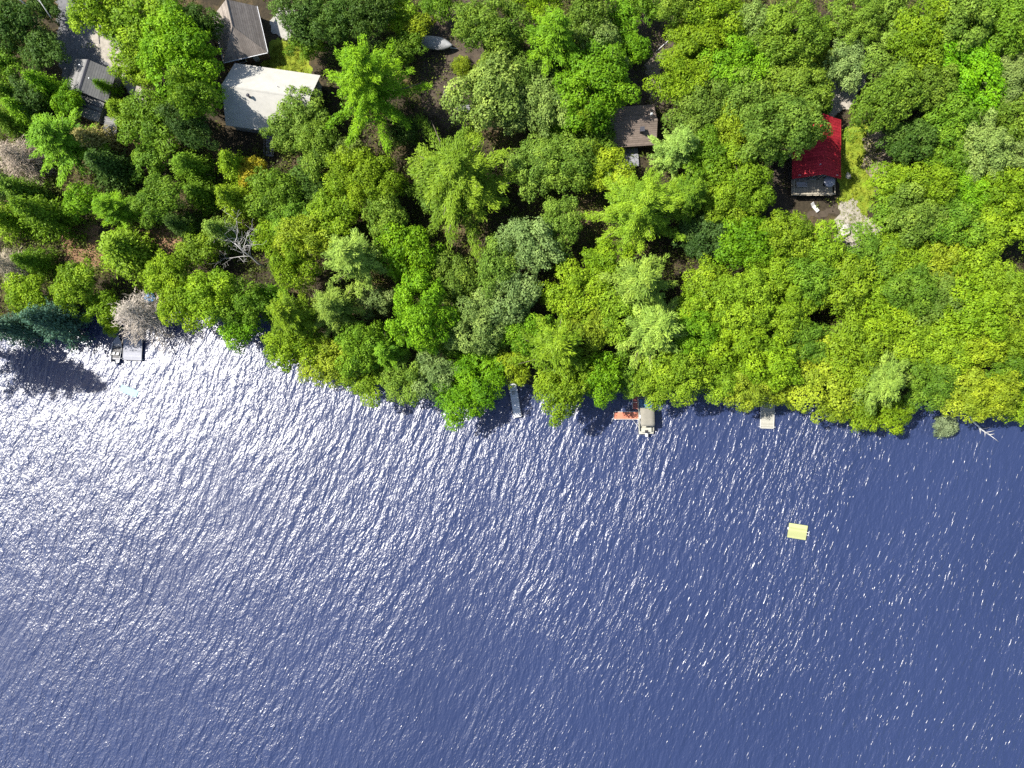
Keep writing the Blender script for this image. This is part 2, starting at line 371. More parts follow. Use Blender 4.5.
COL = dict(lime=(.146,.238,.010), yel=(.180,.244,.013), grn=(.110,.230,.008), viv=(.105,.245,.006), mid=(.100,.188,.012), oak=(.118,.195,.020), pale=(.150,.220,.050),
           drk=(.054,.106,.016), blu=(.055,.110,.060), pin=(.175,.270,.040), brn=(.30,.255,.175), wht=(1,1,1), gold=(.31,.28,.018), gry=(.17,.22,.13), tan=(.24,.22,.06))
KN = {'B':('broadleaf_tree','tree'), 'P':('pine_tree','tree'), 'S':('spruce_tree','tree'), 'D':('dead_conifer','tree'), 'W':('bare_dead_tree','tree'), 'K':('shrub','bush')}
TREES = '''
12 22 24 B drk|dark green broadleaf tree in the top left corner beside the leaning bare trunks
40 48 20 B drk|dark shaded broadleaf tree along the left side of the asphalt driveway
2 68 17 B mid|mid green broadleaf tree cut by the left edge above the grey cabin
44 6 13 B drk|small dark broadleaf tree at the top edge, left of the driveway mouth
12 96 18 S mid|mid green spruce at the left edge, left of the grey cabin
30 92 16 B drk|dark low broadleaf tree between the driveway and the left edge spruces
100 12 22 B lime|lime green broadleaf tree at the top edge, right of the driveway
140 27 27 B lime|large lime green maple leaning over the right side of the driveway
172 20 18 B mid 1.5|mid green broadleaf tree at the top, left of the brown hip roof
178 58 32 B grn 1.15|biggest bright green broadleaf tree between the grey cabin and the white roof
140 66 20 B lime|lime green broadleaf tree right of the grey cabin's gable
193 92 19 B mid 1.5|mid green broadleaf tree close to the left end of the white roof
107 86 10 S grn|small bright green spruce standing at the grey cabin's right wall
120 112 18 S lime|yellow-green spruce right of the small pale shed
155 120 22 B mid|mid green broadleaf tree right of the yellow-green spruce near the small shed
192 128 20 B drk 1.2|dark green broadleaf tree below left of the white roofed house
50 88 18 S grn|bright green spruce left of the grey cabin's corner
72 100 12 B grn|small bright green tree brushing the grey cabin's lower left corner
28 116 18 S grn|bright green spruce left of the feathery pine below the grey cabin
4 122 16 S mid|mid green spruce cut by the left edge above the dead brown conifer
55 142 30 P grn|big bright green feathery pine below the grey cabin
98 140 18 S tan|yellowing thin spruce below the small pale shed
22 160 22 D brn|grey-brown dead conifer by the left edge, higher of the two there
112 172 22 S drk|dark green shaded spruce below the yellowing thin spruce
150 158 17 B mid|mid green broadleaf tree on the reddish litter below the small shed
188 166 22 S mid|mid green spruce below left of the white roofed house
234 170 19 S lime|yellow-green spruce just left of the golden leaved tree
252 172 11 B gold|small golden yellow leaved tree below the white roofed house
28 194 18 S mid|mid green spruce just below the higher dead brown conifer
4 186 14 B drk|dark broadleaf tree at the left edge below the dead brown conifer
8 222 20 S lime|yellow-green spruce at the left edge, above the lower dead conifer
44 218 26 S mid|large mid green spruce with a long dark shaded side, near the left edge
80 200 17 B grn|bright green broadleaf tree between the two pines right of the dead conifer
114 206 22 P grn|bright green pine above the large spruce near the left dock
122 252 29 S lime|large lime green spruce standing inland of the brown dead shore conifer
160 200 20 B mid|mid green broadleaf tree left of a patch of reddish litter and dark shade
203 194 18 S mid|mid green spruce left of the tall yellow-green spruce above the bare white tree
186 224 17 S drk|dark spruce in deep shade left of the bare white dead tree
4 264 19 D brn|grey-brown dead conifer at the left edge, lower of the two there
38 262 16 S mid|mid green spruce right of the lower dead brown conifer
30 292 22 B lime|lime green broadleaf tree above the dark blue-green hemlock at the shore
76 290 22 B lime|lime green broadleaf tree inland of the moored motorboat, left one
102 306 17 B lime|lime green broadleaf tree just inland of the moored motorboat
112 327 9 B lime|small lime green bush touching the bow of the moored motorboat
54 322 26 S blu 1.15|dark blue-green drooping hemlock on the shore left of the motorboat
14 328 19 S blu|blue-green hemlock at the left edge of the shore
142 319 28 D brn|brown dead conifer hanging over the shore beside the grey platform dock
166 274 20 B lime|lime green broadleaf tree inland right of the brown shore conifer
196 250 18 B lime|lime green broadleaf tree left of the bare white dead tree
222 234 18 S pin|pale yellow-green spruce touching the bare white dead tree from above left
184 302 24 B lime|lime green shore tree first to the right of the brown dead conifer
216 296 25 B lime|lime green shore tree below the bare white dead tree
248 300 20 B mid|mid green shore tree below right of the bare white dead tree
240 324 17 B grn|bright green low shore tree overhanging the water below the bare white tree
268 300 16 B grn|bright green tree left of the tall lime pines at the shore bend
238 202 18 S lime|tall yellow-green spruce above the bare white dead tree
250 256 25 W wht|bare white dead tree with forked branches in a dark gap
330 14 28 B drk|dark green oak at the top edge right of the grassy yard
300 20 22 B drk|dark oak at the top edge bordering the concrete pad
372 12 22 B drk|dark oak at the top edge left of the lime green maples
308 44 15 B mid|mid green broadleaf tree right of the grassy yard by the white roof
396 14 18 B lime|lime green maple at the top edge, left of the boat clearing
412 28 16 B yel|yellow-green maple overhanging the stern of the covered grey boat
402 50 17 B mid|mid green broadleaf tree between the great pine and the covered boat
364 86 52 P grn|great bright green pine right of the white roofed house
298 116 22 B oak|olive oak covering the right end of the white roof
282 138 17 B oak|olive oak below the lower eave of the white roof
318 148 22 B oak|olive oak directly below the great pine's lower left side
346 156 17 B pale|pale oak in the hollow below the great pine
272 192 20 B mid|mid green broadleaf tree right of the golden leaved tree
306 182 18 B drk|dark green broadleaf tree two crowns right of the golden leaved tree
366 180 28 B lime|large yellow-green oak below the great pine, left of the star shaped pine
488 24 30 B oak|big olive oak at the top edge right of the boat clearing
506 50 20 B oak|olive oak right of the yellow shrubs in the boat clearing
488 98 27 B pale|pale green oak on the lower right rim of the boat clearing
462 66 9 K yel|golden yellow shrub in the boat clearing, larger of the two
486 64 8 K yel|small yellow-green shrub at the right rim of the boat clearing
462 174 58 P lime|great lime green star shaped pine in the middle of the left wood
536 6 20 B lime|lime green broadleaf tree at the top edge above the green pine
546 36 30 P grn|bright green pine near the top, right of the olive oak by the clearing
588 14 22 B oak|olive oak at the top edge right of the bright green pine
594 46 20 B pale|pale grey-green oak directly above the round vivid green maple
624 20 17 B grn|bright green broadleaf tree at the top, left of the dirt yard
630 50 17 B grn|bright green broadleaf tree left of the pale pole in the dirt yard
592 78 31 B grn|round vivid green maple up left of the brown roofed cabin
516 76 21 B oak|olive oak one crown left of the round vivid green maple
546 68 16 B drk|dark oak tucked against the left side of the round vivid green maple
512 114 24 B pale|pale green oak right of the star shaped pine's top
546 106 25 B pale|pale green oak below left of the round vivid green maple
556 128 15 B grn|bright green small tree among pale oaks left of the brown cabin
586 116 14 B lime 1.6|lime green small tree between the vivid maple and the brown cabin
596 136 15 B mid|mid green tree at the left wall of the brown roofed cabin
532 164 24 B oak|olive oak right of the star shaped pine, below the pale oaks
566 158 26 B oak|olive oak left of the pale steps below the brown cabin
600 172 22 B yel|yellow-green oak just below left of the brown cabin's steps
674 6 20 B oak|olive oak at the top edge above the dirt yard
716 14 22 B lime|lime green maple at the top edge right of the dirt yard
704 46 29 B lime|large lime green oak bordering the sunny side of the dirt yard
738 66 26 B grn|bright green oak right of the large lime oak by the dirt yard
680 82 24 B lime|lime green oak along the footpath above the brown cabin
700 108 27 B oak|olive oak right of the brown roofed cabin
742 102 24 B oak|olive oak midway between the brown cabin and the red cabin
726 130 20 B yel|yellow-green oak below the olive oaks right of the brown cabin
752 30 20 B pale|pale grey oak at the top between the lime oaks and the broad olive oak
676 150 30 P pin|pale lime pine touching the lower right corner of the brown cabin
642 208 46 P lime|great lime green pine below the brown cabin
704 160 22 B mid|mid green tree right of the pale lime pine near the brown cabin
786 30 30 B oak|broad olive oak at the top, above left of the red cabin
812 56 18 B yel|yellow-green tree with orange tints above the red cabin
822 32 14 B mid|mid green tree near the dark gap at the top, above the red cabin
856 18 28 B oak|olive oak at the top edge above the red cabin's driveway
846 62 20 B pale|pale grey-green oak beside the sandy driveway of the red cabin
790 88 34 B oak|big olive oak above left of the red roof
776 128 29 B oak 1.7|olive oak left of the upper red roof
799 134 13 B mid 1.7|mid green oak bough tree spreading over the red roof's left eave
816 102 13 B mid|mid green tree at the top end of the red roof
920 38 26 B lime|lime green oak left above the brightest vivid green maple
958 26 30 B oak|olive oak above the brightest vivid green maple
1004 20 28 B mid|mid green oak in the top right corner
966 74 37 B viv|brightest vivid green maple in the upper right wood
900 62 25 B oak|olive oak right of the sandy driveway above the red cabin
888 104 27 B oak|olive oak above the yellow lawn beside the red cabin
924 92 22 B oak|olive oak between the brightest maple and the lawn oak
1004 84 28 B pale|pale oak at the right edge beside the brightest maple
1012 122 22 B oak|olive oak at the right edge, below the pale oak
952 118 25 B mid|mid green oak directly below the brightest vivid maple
914 142 23 B drk|dark green tree right of the yellow lawn
986 150 29 B pale|broad pale grey oak near the right edge
1018 164 20 B pale|pale oak cut by the right edge below the olive oak
950 158 22 B mid|mid green tree left of the broad pale grey oak
892 182 19 B lime|lime green tree on the right edge of the yellow lawn
926 184 23 B lime|lime green tree two crowns right of the yellow lawn
966 192 20 B grn|bright green tree below the broad pale grey oak
1000 196 24 B lime|lime green tree near the right edge below the pale oaks
1022 220 20 B lime|lime green tree cut by the right edge above the dark gap
893 214 17 B mid|mid green tree right of the pale rocks by the red cabin
916 220 24 B oak|olive tree in the second row right of the pale rocks
950 226 24 B mid|mid green tree in the wood left of the right edge gap, upper one
986 234 25 B lime|lime green tree left above the dark gap on the right edge
869 256 22 B mid|mid green tree below the fallen plank and pale rocks
902 256 22 B lime|lime green tree down right of the fallen plank
940 262 22 B yel|yellow-green tree left of the dark gap on the right edge
976 270 22 B lime|lime green tree below left of the dark gap on the right edge
690 192 25 P mid|mid green pine right of the great lime pine below the brown cabin
742 178 28 B lime|lime green oak left of the red cabin's deck, first crown
720 206 23 B lime|lime green oak two crowns left of the red cabin's deck
706 234 20 B drk|dark green tree right of the great lime pine's lower boughs
782 234 27 B lime|lime green maple directly below the red cabin's deck
816 248 24 B lime|lime green maple left of the pale rocks, below the red cabin
746 246 25 B grn|bright green maple down left of the red cabin's deck
770 272 22 B lime|lime green maple two rows below the red cabin's deck
804 282 23 B mid|mid green maple below the maple left of the pale rocks
842 284 24 B lime|lime green maple two rows below the pale rocks
784 314 29 B lime|big lime green maple inland of the white square dock
742 302 28 B lime|lime green maple right of the two pale pines
704 290 25 B lime|lime green maple touching the upper pale pine's right side
696 330 28 B grn|bright green maple right of the lower star shaped pale pine
638 278 32 P pin|pale green pine inland of the pontoon boat, upper of two
652 330 33 P pin|pale star shaped pine inland of the pontoon boat, lower of two
602 266 22 B lime|lime green tree left of the upper pale pine
574 290 23 B lime|lime green tree two crowns left of the upper pale pine
612 316 24 B lime|lime green tree left of the lower star shaped pale pine
582 328 26 B yel|yellow-green tree inland of the red L shaped dock
530 244 26 B pale|pale oak below right of the great star shaped pine
500 272 24 B oak|olive oak below the great star shaped pine
562 222 21 B oak|olive oak left of the great lime pine below the brown cabin
508 304 25 B pale|pale oak straight inland of the narrow grey dock
532 332 20 B grn|bright green tree inland of the narrow grey dock, right side
550 352 34 P lime|lime green shore pine right of the narrow grey dock
566 386 25 B lime|lime green tree overhanging the water right of the narrow grey dock
602 376 24 B grn|bright green shore tree above the red L shaped dock
624 374 18 B mid|mid green tree above the outer end of the red L shaped dock
514 366 13 B yel|small yellowish tree at the landward end of the narrow grey dock
469 386 31 B viv .85|vivid green round maple bulging over the water left of the narrow grey dock
652 378 22 B lime|lime green tree hanging over the pontoon boat's bow
682 374 24 B lime|lime green shore tree first to the right of the pontoon boat
722 380 25 B lime|lime green shore tree between the pontoon boat and the white dock
750 384 20 B yel|yellow-green shore tree left of the white square dock
772 392 17 B yel|yellow-green tree hanging over the white square dock
770 362 23 B lime|lime green tree one row inland of the white square dock
744 342 26 B lime|lime green tree inland between the pontoon boat and white dock
802 346 22 B mid|mid green shaded tree inland right of the white square dock
822 372 27 B yel|yellow-green shore tree right of the white square dock
852 350 26 B lime|lime green tree left of the pale shore pine
836 402 20 B yel|yellow-green bough tree reaching furthest over the water right of the white dock
884 378 33 P pin|pale feathery pine at the shore left of the round grey bush
886 408 18 B lime|lime green shore tree below the pale feathery shore pine
858 406 18 B lime|lime green shore tree left below the pale feathery shore pine
872 318 25 B lime|lime green tree two rows inland of the pale shore pine
906 330 26 B lime|lime green tree up right of the pale shore pine
930 302 26 B oak|olive green tree in the right wood three rows inland
970 312 27 B lime|lime green tree in the right wood three rows inland of the fallen birch
1002 292 25 B lime|lime green tree by the right edge below the dark gap
944 344 25 B lime|lime green tree two rows inland of the round grey bush
982 348 22 B yel|yellow-green tree two rows inland of the fallen birch
1014 338 22 B lime|lime green tree at the right edge in the row behind the shore
932 382 24 B mid|mid green shaded tree directly inland of the round grey bush
1012 372 20 B mid|mid green tree at the right edge inland of the fallen birch
968 396 24 B yel|yellow-green shore tree between the round grey bush and fallen birch
994 394 22 B yel|golden lime shore tree above the fallen birch
1018 404 18 B lime|lime green shore tree in the right corner of the wood
908 292 23 B mid|mid green tree two rows below the fallen plank
874 290 18 B lime|lime green small tree below the pale rocks, third row
290 264 20 B lime|lime green tree just right of the bare white dead tree
306 240 24 B yel|yellow-green oak up right of the bare white dead tree
332 212 24 B lime|lime green oak left of the large yellow-green oak
292 218 20 B mid|mid green oak above right of the bare white dead tree
270 232 14 B lime|small lime green tree touching the bare white tree's top
354 254 34 P pin|pale lime pine below left of the star shaped pine
412 250 25 B grn|bright green oak directly below the star shaped pine's left side
388 216 20 B oak|olive oak wedged between yellow-green oak and star shaped pine
372 300 16 B pale|pale small oak between the pale lime pines
332 308 30 P pin|pale green pine inland of the shore bend
298 318 28 P lime|lime green shore pine at the bend of the shore
290 346 20 B lime|lime green low shore tree right on the shore bend
324 362 23 B yel|yellow-green shore tree right of the shore bend
362 346 22 B mid|mid green shaded tree left of the deep green oak near shore
422 312 34 B grn|large deep green oak inland of the vivid shore maple
388 352 24 P grn|bright green young pine near the shore left of the vivid maple
456 278 22 B oak|olive oak under the star shaped pine's lowest boughs
478 320 28 B pale|big pale oak inland above the vivid shore maple
494 346 18 B oak|olive oak between the vivid shore maple and pale oak
436 374 20 B pale|pale grey-green shore tree touching the vivid maple's left side
402 380 20 B oak|olive shore tree two crowns left of the vivid shore maple
366 374 19 B lime|lime green shore tree three crowns left of the vivid shore maple
446 344 16 B mid|mid green small tree above the vivid shore maple
946 426 11 K gry|round grey-green bush standing in the water by the shore
198 24 17 B drk 1.5|dark tall tree against the left side of the brown hip roof
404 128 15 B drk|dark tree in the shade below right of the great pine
432 196 15 B oak|olive tree in the gap left of the star shaped pine
318 196 14 B drk|small dark tree left of the large yellow-green oak
890 4 18 B oak|olive tree at the top edge right of the broad oak above the red cabin's driveway
640 0 16 B mid|mid green tree at the top edge between the vivid and dirt yard oaks
438 2 16 B mid|mid green tree at the top edge above the covered grey boat
'''
def plant(px, py, r, kind, col, label, hm=1.0):
    key = kind
    if kind == 'B': key = 'B_s' if r < 18.5 else ('B_m' if r < 28 else 'B_l')
    if kind == 'P': key = 'P_m' if r < 40 else 'P_l'
    nm, cat = KN[kind]
    if kind == 'W':
        gx, gy, gz = G(px+16, py+12)
        root = empty(nm, (gx, gy, gz)); tag(root, label, cat)
        bare_tree(7.5, .2, 5, (-.75,.35)).build('trunk', M['bare'], root, smooth=True)
        return
    lst = PR[key]; crown, trunk, R0, h0 = lst[(plant.n*7 + plant.n//3) % len(lst)]; plant.n += 1
    zf = {'B':.68, 'P':.66, 'S':.42, 'D':.4, 'K':.5}[kind]
    gz = 1.5; s = 1.0; hs = 1.0; hv = random.uniform(.84,1.16)
    for _ in range(5):
        hh = h0*hs; zc = gz + zf*hh; x, y = P(px, py, zc)
        R = r*(H - zc)/F; s = R/R0*(1.06 if kind == 'B' else 1.2 if kind == 'P' else 1.1); hs = (s*.5 + .5 if kind in 'BP' else s*.45+.55)*hm*hv
        if kind == 'K': hs = s
        gz = max(.1, float(terr(x, y)))
    root = empty(nm, (x, y, gz), random.uniform(0, 6.28)); tag(root, label, cat, None if kind == 'K' else 'trees of the lakeside wood')
    root.scale = (s*random.uniform(.82,1.18), s*random.uniform(.82,1.18), hs*random.uniform(.92,1.08))
    if kind != 'K': root.rotation_euler[0] = random.uniform(-.09,.09); root.rotation_euler[1] = random.uniform(-.09,.09)
    if kind == 'K': gz = max(gz, 0)
    cr = bpy.data.objects.new('crown', crown); C.objects.link(cr); cr.parent = root
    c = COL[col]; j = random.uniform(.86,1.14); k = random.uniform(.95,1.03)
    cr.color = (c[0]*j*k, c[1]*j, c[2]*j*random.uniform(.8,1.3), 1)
    tr = bpy.data.objects.new('trunk', trunk); C.objects.link(tr); tr.parent = root
plant.n = 0
for ln in TREES.strip().splitlines():
    a, lab = ln.split('|'); px, py, r, k, c, *hm = a.split()
    plant(float(px), float(py), float(r), k, c, lab.strip(), *(float(v) for v in hm))

crown, trunk, R0, h0 = PR['P_m'][1]; x, y = P(-17, 350, 0)
root = empty('pine_tree', (x, y, .5), 1.0); tag(root, 'tall pine just beyond the left edge whose shadow lies on the bright water', 'tree', 'trees of the lakeside wood'); root.scale = (1.35,1.35,1.9)
for nm_, me_ in (('crown', crown), ('trunk', trunk)):
    o = bpy.data.objects.new(nm_, me_); C.objects.link(o); o.parent = root; o.color = (*COL['mid'], 1)

# ------------------------------------------------------------------ ground, water
def ground_mat():
    m, nt, b = newmat('forest_floor')
    tc = N(nt, 'ShaderNodeTexCoord')
    n1 = N(nt, 'ShaderNodeTexNoise', Scale=.12, Detail=8, Roughness=.7); n2 = N(nt, 'ShaderNodeTexNoise', Scale=2.4, Detail=8, Roughness=.75)
    nt.links.new(tc.outputs['Object'], n1.inputs['Vector']); nt.links.new(tc.outputs['Object'], n2.inputs['Vector'])
    r1 = N(nt, 'ShaderNodeValToRGB'); e = r1.color_ramp.elements
    e[0].position = .3; e[0].color = (.018,.015,.011,1); e[1].position = .72; e[1].color = (.05,.04,.026,1)
    nt.links.new(n2.outputs['Fac'], r1.inputs['Fac'])
    r2 = N(nt, 'ShaderNodeValToRGB'); e = r2.color_ramp.elements
    e[0].position = .3; e[0].color = (.04,.05,.02,1); e[1].position = .7; e[1].color = (.13,.08,.045,1)
    nt.links.new(n2.outputs['Fac'], r2.inputs['Fac'])
    fr = N(nt, 'ShaderNodeValToRGB'); fr.color_ramp.elements[0].position = .48; fr.color_ramp.elements[1].position = .62
    nt.links.new(n1.outputs['Fac'], fr.inputs['Fac'])
    mx = N(nt, 'ShaderNodeMix', data_type='RGBA'); nt.links.new(fr.outputs['Color'], mx.inputs['Factor']); nt.links.new(r1.outputs['Color'], mx.inputs[6]); nt.links.new(r2.outputs['Color'], mx.inputs[7])
    nt.links.new(mx.outputs[2], b.inputs['Base Color']); b.inputs['Roughness'].default_value = .95; b.inputs['Specular IOR Level'].default_value = .1
    bp = N(nt, 'ShaderNodeBump', Strength=.9, Distance=.15); nt.links.new(n2.outputs['Fac'], bp.inputs['Height']); nt.links.new(bp.outputs['Normal'], b.inputs['Normal'])
    return m
gx = np.concatenate([np.linspace(-1500,-125,24), np.arange(-120,120.1,1.5), np.linspace(125,1500,24)])
gy = np.concatenate([np.linspace(-1500,-30,12), np.arange(-25,90.1,1.5), np.linspace(95,1500,24)])
XX, YY = np.meshgrid(gx, gy); ZZ = np.minimum(terr(XX, YY), 8)
nx, ny = len(gx), len(gy); idx = np.arange(nx*ny).reshape(ny, nx)
gf = np.stack([idx[:-1,:-1], idx[:-1,1:], idx[1:,1:], idx[1:,:-1]], -1).reshape(-1,4)
go = bpy.data.objects.new('ground', mesh_np('ground', np.stack([XX,YY,ZZ],-1).reshape(-1,3), gf, ground_mat(), smooth=True)); C.objects.link(go); tag(go, kind='structure')

def water_mat():
    m, nt, b = newmat('lake_water')
    L = nt.links.new
    tc = N(nt, 'ShaderNodeTexCoord'); co = tc.outputs['Object']
    # slow bending of the crests
    wn = N(nt, 'ShaderNodeTexNoise', Scale=.05, Detail=2); L(co, wn.inputs['Vector'])
    sb = N(nt, 'ShaderNodeVectorMath', operation='SUBTRACT'); L(wn.outputs['Color'], sb.inputs[0]); sb.inputs[1].default_value = (.5,.5,.5)
    sc = N(nt, 'ShaderNodeVectorMath', operation='SCALE'); L(sb.outputs[0], sc.inputs[0]); sc.inputs['Scale'].default_value = 4.0
    ad = N(nt, 'ShaderNodeVectorMath', operation='ADD'); L(co, ad.inputs[0]); L(sc.outputs[0], ad.inputs[1]); w = ad.outputs[0]
    def layer(rot, lu, lv, detail, rough, src=w):
        r0 = N(nt, 'ShaderNodeVectorRotate', rotation_type='Z_AXIS'); L(src, r0.inputs['Vector']); r0.inputs['Angle'].default_value = math.radians(rot)
        mp = N(nt, 'ShaderNodeMapping'); mp.inputs['Scale'].default_value = (1/lu, 1/lv, 1); L(r0.outputs[0], mp.inputs['Vector'])
        n = N(nt, 'ShaderNodeTexNoise', Scale=1.0, Detail=detail, Roughness=rough); L(mp.outputs[0], n.inputs['Vector'])
        return n.outputs['Fac']
    def mul(a, k):
        q = N(nt, 'ShaderNodeMath', operation='MULTIPLY'); L(a, q.inputs[0])
        if isinstance(k, (int,float)): q.inputs[1].default_value = k
        else: L(k, q.inputs[1])
        return q.outputs[0]
    def add(a, c):
        q = N(nt, 'ShaderNodeMath', operation='ADD'); L(a, q.inputs[0]); L(c, q.inputs[1]); return q.outputs[0]
    # wind patches
    pn = N(nt, 'ShaderNodeTexNoise', Scale=.028, Detail=3, Roughness=.55); L(co, pn.inputs['Vector'])
    pr = N(nt, 'ShaderNodeMapRange'); L(pn.outputs['Fac'], pr.inputs['Value']); pr.inputs['From Min'].default_value = .3; pr.inputs['From Max'].default_value = .7
    pr.inputs['To Min'].default_value = .5; pr.inputs['To Max'].default_value = 1.45
    A = mul(layer(24, 1.25, 5.0, 1.0, .4), WA)
    B = mul(layer(18, .60, 1.9, 1.5, .5), WB)
    D = mul(layer(28, .27, .50, 2.0, .6), WD)
    # steep little crests riding on the waves
    cr0 = N(nt, 'ShaderNodeMapRange', interpolation_type='SMOOTHSTEP'); L(layer(20, .36, 1.6, 1.0, .5), cr0.inputs['Value'])
    cr0.inputs['From Min'].default_value = .585; cr0.inputs['From Max'].default_value = .86
    S = mul(cr0.outputs[0], WS)
    hgt = mul(add(add(add(A, B), D), S), pr.outputs[0])
    bp = N(nt, 'ShaderNodeBump', Strength=1.0, Distance=1.0); L(hgt, bp.inputs['Height'])
    cn = N(nt, 'ShaderNodeTexNoise', Scale=.02, Detail=3); L(co, cn.inputs['Vector'])
    cr = N(nt, 'ShaderNodeValToRGB'); e = cr.color_ramp.elements
    e[0].position = .3; e[0].color = (.0125,.0205,.060,1); e[1].position = .7; e[1].color = (.0165,.026,.072,1)
    L(cn.outputs['Fac'], cr.inputs['Fac']); L(cr.outputs['Color'], b.inputs['Base Color'])
    b.inputs['Roughness'].default_value = WR; b.inputs['IOR'].default_value = 1.45; b.inputs['Specular IOR Level'].default_value = .72; L(bp.outputs['Normal'], b.inputs['Normal'])
    return m
WA, WB, WD, WS, WR = .205, .155, .090, .08, .325
wm = MB(); wm.bm.faces.new([wm.bm.verts.new(p) for p in ((-1500,-1500,0),(1500,-1500,0),(1500,120,0),(-1500,120,0))])
wo = wm.build('lake_water', water_mat()); tag(wo, kind='structure')

# patches of open ground that follow the terrain
def inside(x, y, poly):
    c = np.zeros(x.shape, bool); n = len(poly)
    for i in range(n):
        x1, y1 = poly[i]; x2, y2 = poly[(i+1)%n]
        c ^= ((y1 > y) != (y2 > y)) & (x < (x2-x1)*(y-y1)/(y2-y1+1e-12) + x1)
    return c
def patch(name, poly_px, mat, dz, kind='structure', wob=.6, step=.2, label=None):
    poly = [G(*p)[:2] for p in poly_px]
    xs = np.arange(min(p[0] for p in poly)-1, max(p[0] for p in poly)+1, step); ys = np.arange(min(p[1] for p in poly)-1, max(p[1] for p in poly)+1, step)
    X, Y = np.meshgrid(xs, ys)
    wx = wob*(np.sin(Y*1.7+X*.6)+np.sin(Y*4.1-X*2.3)*.6); wy = wob*(np.sin(X*1.9-Y*.5)+np.sin(X*3.7+Y*2.9)*.6)
    ins = inside(X+wx*.5, Y+wy*.5, poly)
    Z = terr(X, Y) + dz
    id_ = -np.ones(X.shape, int); cell = ins[:-1,:-1] & ins[:-1,1:] & ins[1:,1:] & ins[1:,:-1]
    ii = np.arange(X.size).reshape(X.shape)
    f = np.stack([ii[:-1,:-1], ii[:-1,1:], ii[1:,1:], ii[1:,:-1]], -1)[cell]
    u, inv = np.unique(f, return_inverse=True)
    v = np.stack([X.ravel()[u], Y.ravel()[u], Z.ravel()[u]], 1)
    o = bpy.data.objects.new(name, mesh_np(name, v, inv.reshape(f.shape), mat, smooth=True)); C.objects.link(o); tag(o, label, kind=kind)
    return o
asphalt = noise_mat('worn_asphalt', (.075,.075,.082), (.125,.125,.13), 1.2, .9, c3=(.17,.165,.16), bump=.02)
sand = noise_mat('sandy_gravel', (.17,.155,.13), (.29,.265,.23), 1.5, .95, bump=.03)
concrete = noise_mat('concrete', (.20,.195,.17), (.28,.27,.245), 1.5, .9)
dirt = noise_mat('bare_dirt', (.03,.023,.017), (.07,.054,.038), 1.1, .95, c3=(.14,.10,.06), bump=.06)
pathm = noise_mat('trodden_earth', (.10,.078,.055), (.24,.20,.15), 1.4, .95, bump=.04)
lawn = noise_mat('lawn_grass', (.10,.155,.010), (.18,.205,.016), .8, .95, c3=(.25,.22,.06), bump=.05, bscale=9)
litter = noise_mat('orange_leaf_litter', (.09,.05,.025), (.24,.14,.08), 2.2, .95, c3=(.06,.06,.02), bump=.05)
patch('asphalt_driveway', [(52,-30),(92,-30),(100,10),(122,40),(132,80),(100,100),(62,92),(58,55)], asphalt, .03)
patch('sandy_verge', [(84,34),(100,30),(126,52),(140,80),(150,108),(138,110),(118,78),(100,58)], sand, .06)
patch('concrete_pad', [(270,20),(280,6),(296,8),(298,38),(284,40),(270,33)], concrete, .06, wob=.2)
patch('yard_lawn', [(262,60),(272,40),(300,36),(310,52),(312,76),(290,80),(262,76)], lawn, .03)
patch('clearing_dirt', [(428,10),(470,-10),(500,10),(505,55),(484,90),(480,130),(450,130),(420,110),(420,60)], dirt, .03)
patch('yard_dirt', [(632,15),(658,15),(676,30),(680,60),(668,80),(662,112),(636,112),(624,80),(626,40)], dirt, .03)
patch('footpath', [(648,58),(660,50),(664,76),(658,92),(656,116),(646,116),(648,92),(644,74)], pathm, .06, wob=.6)
patch('path_verge', [(664,24),(690,24),(692,70),(672,66),(676,40)], lawn, .06, wob=.5)
patch('side_lawn', [(838,128),(870,120),(884,140),(880,185),(870,210),(860,236),(836,236),(838,180)], lawn, .03)
patch('gravel_driveway', [(822,84),(850,70),(868,44),(880,46),(866,84),(850,108),(838,118),(820,116)], sand, .06)
patch('bare_earth', [(864,128),(890,132),(892,170),(878,190),(862,170)], pathm, .05)
patch('rocky_bank', [(838,205),(852,196),(866,215),(884,228),(884,248),(850,252),(834,235)], sand, .07)
patch('cabin_yard', [(768,170),(795,160),(795,215),(850,200),(850,212),(800,222),(766,212)], dirt, .03)
patch('leaf_litter', [(62,225),(98,222),(112,255),(94,270),(62,262)], litter, .05)
patch('leaf_litter', [(138,225),(178,222),(186,246),(160,258),(138,248)], litter, .05)
patch('leaf_litter', [(118,140),(142,138),(152,172),(132,180)], litter, .05)

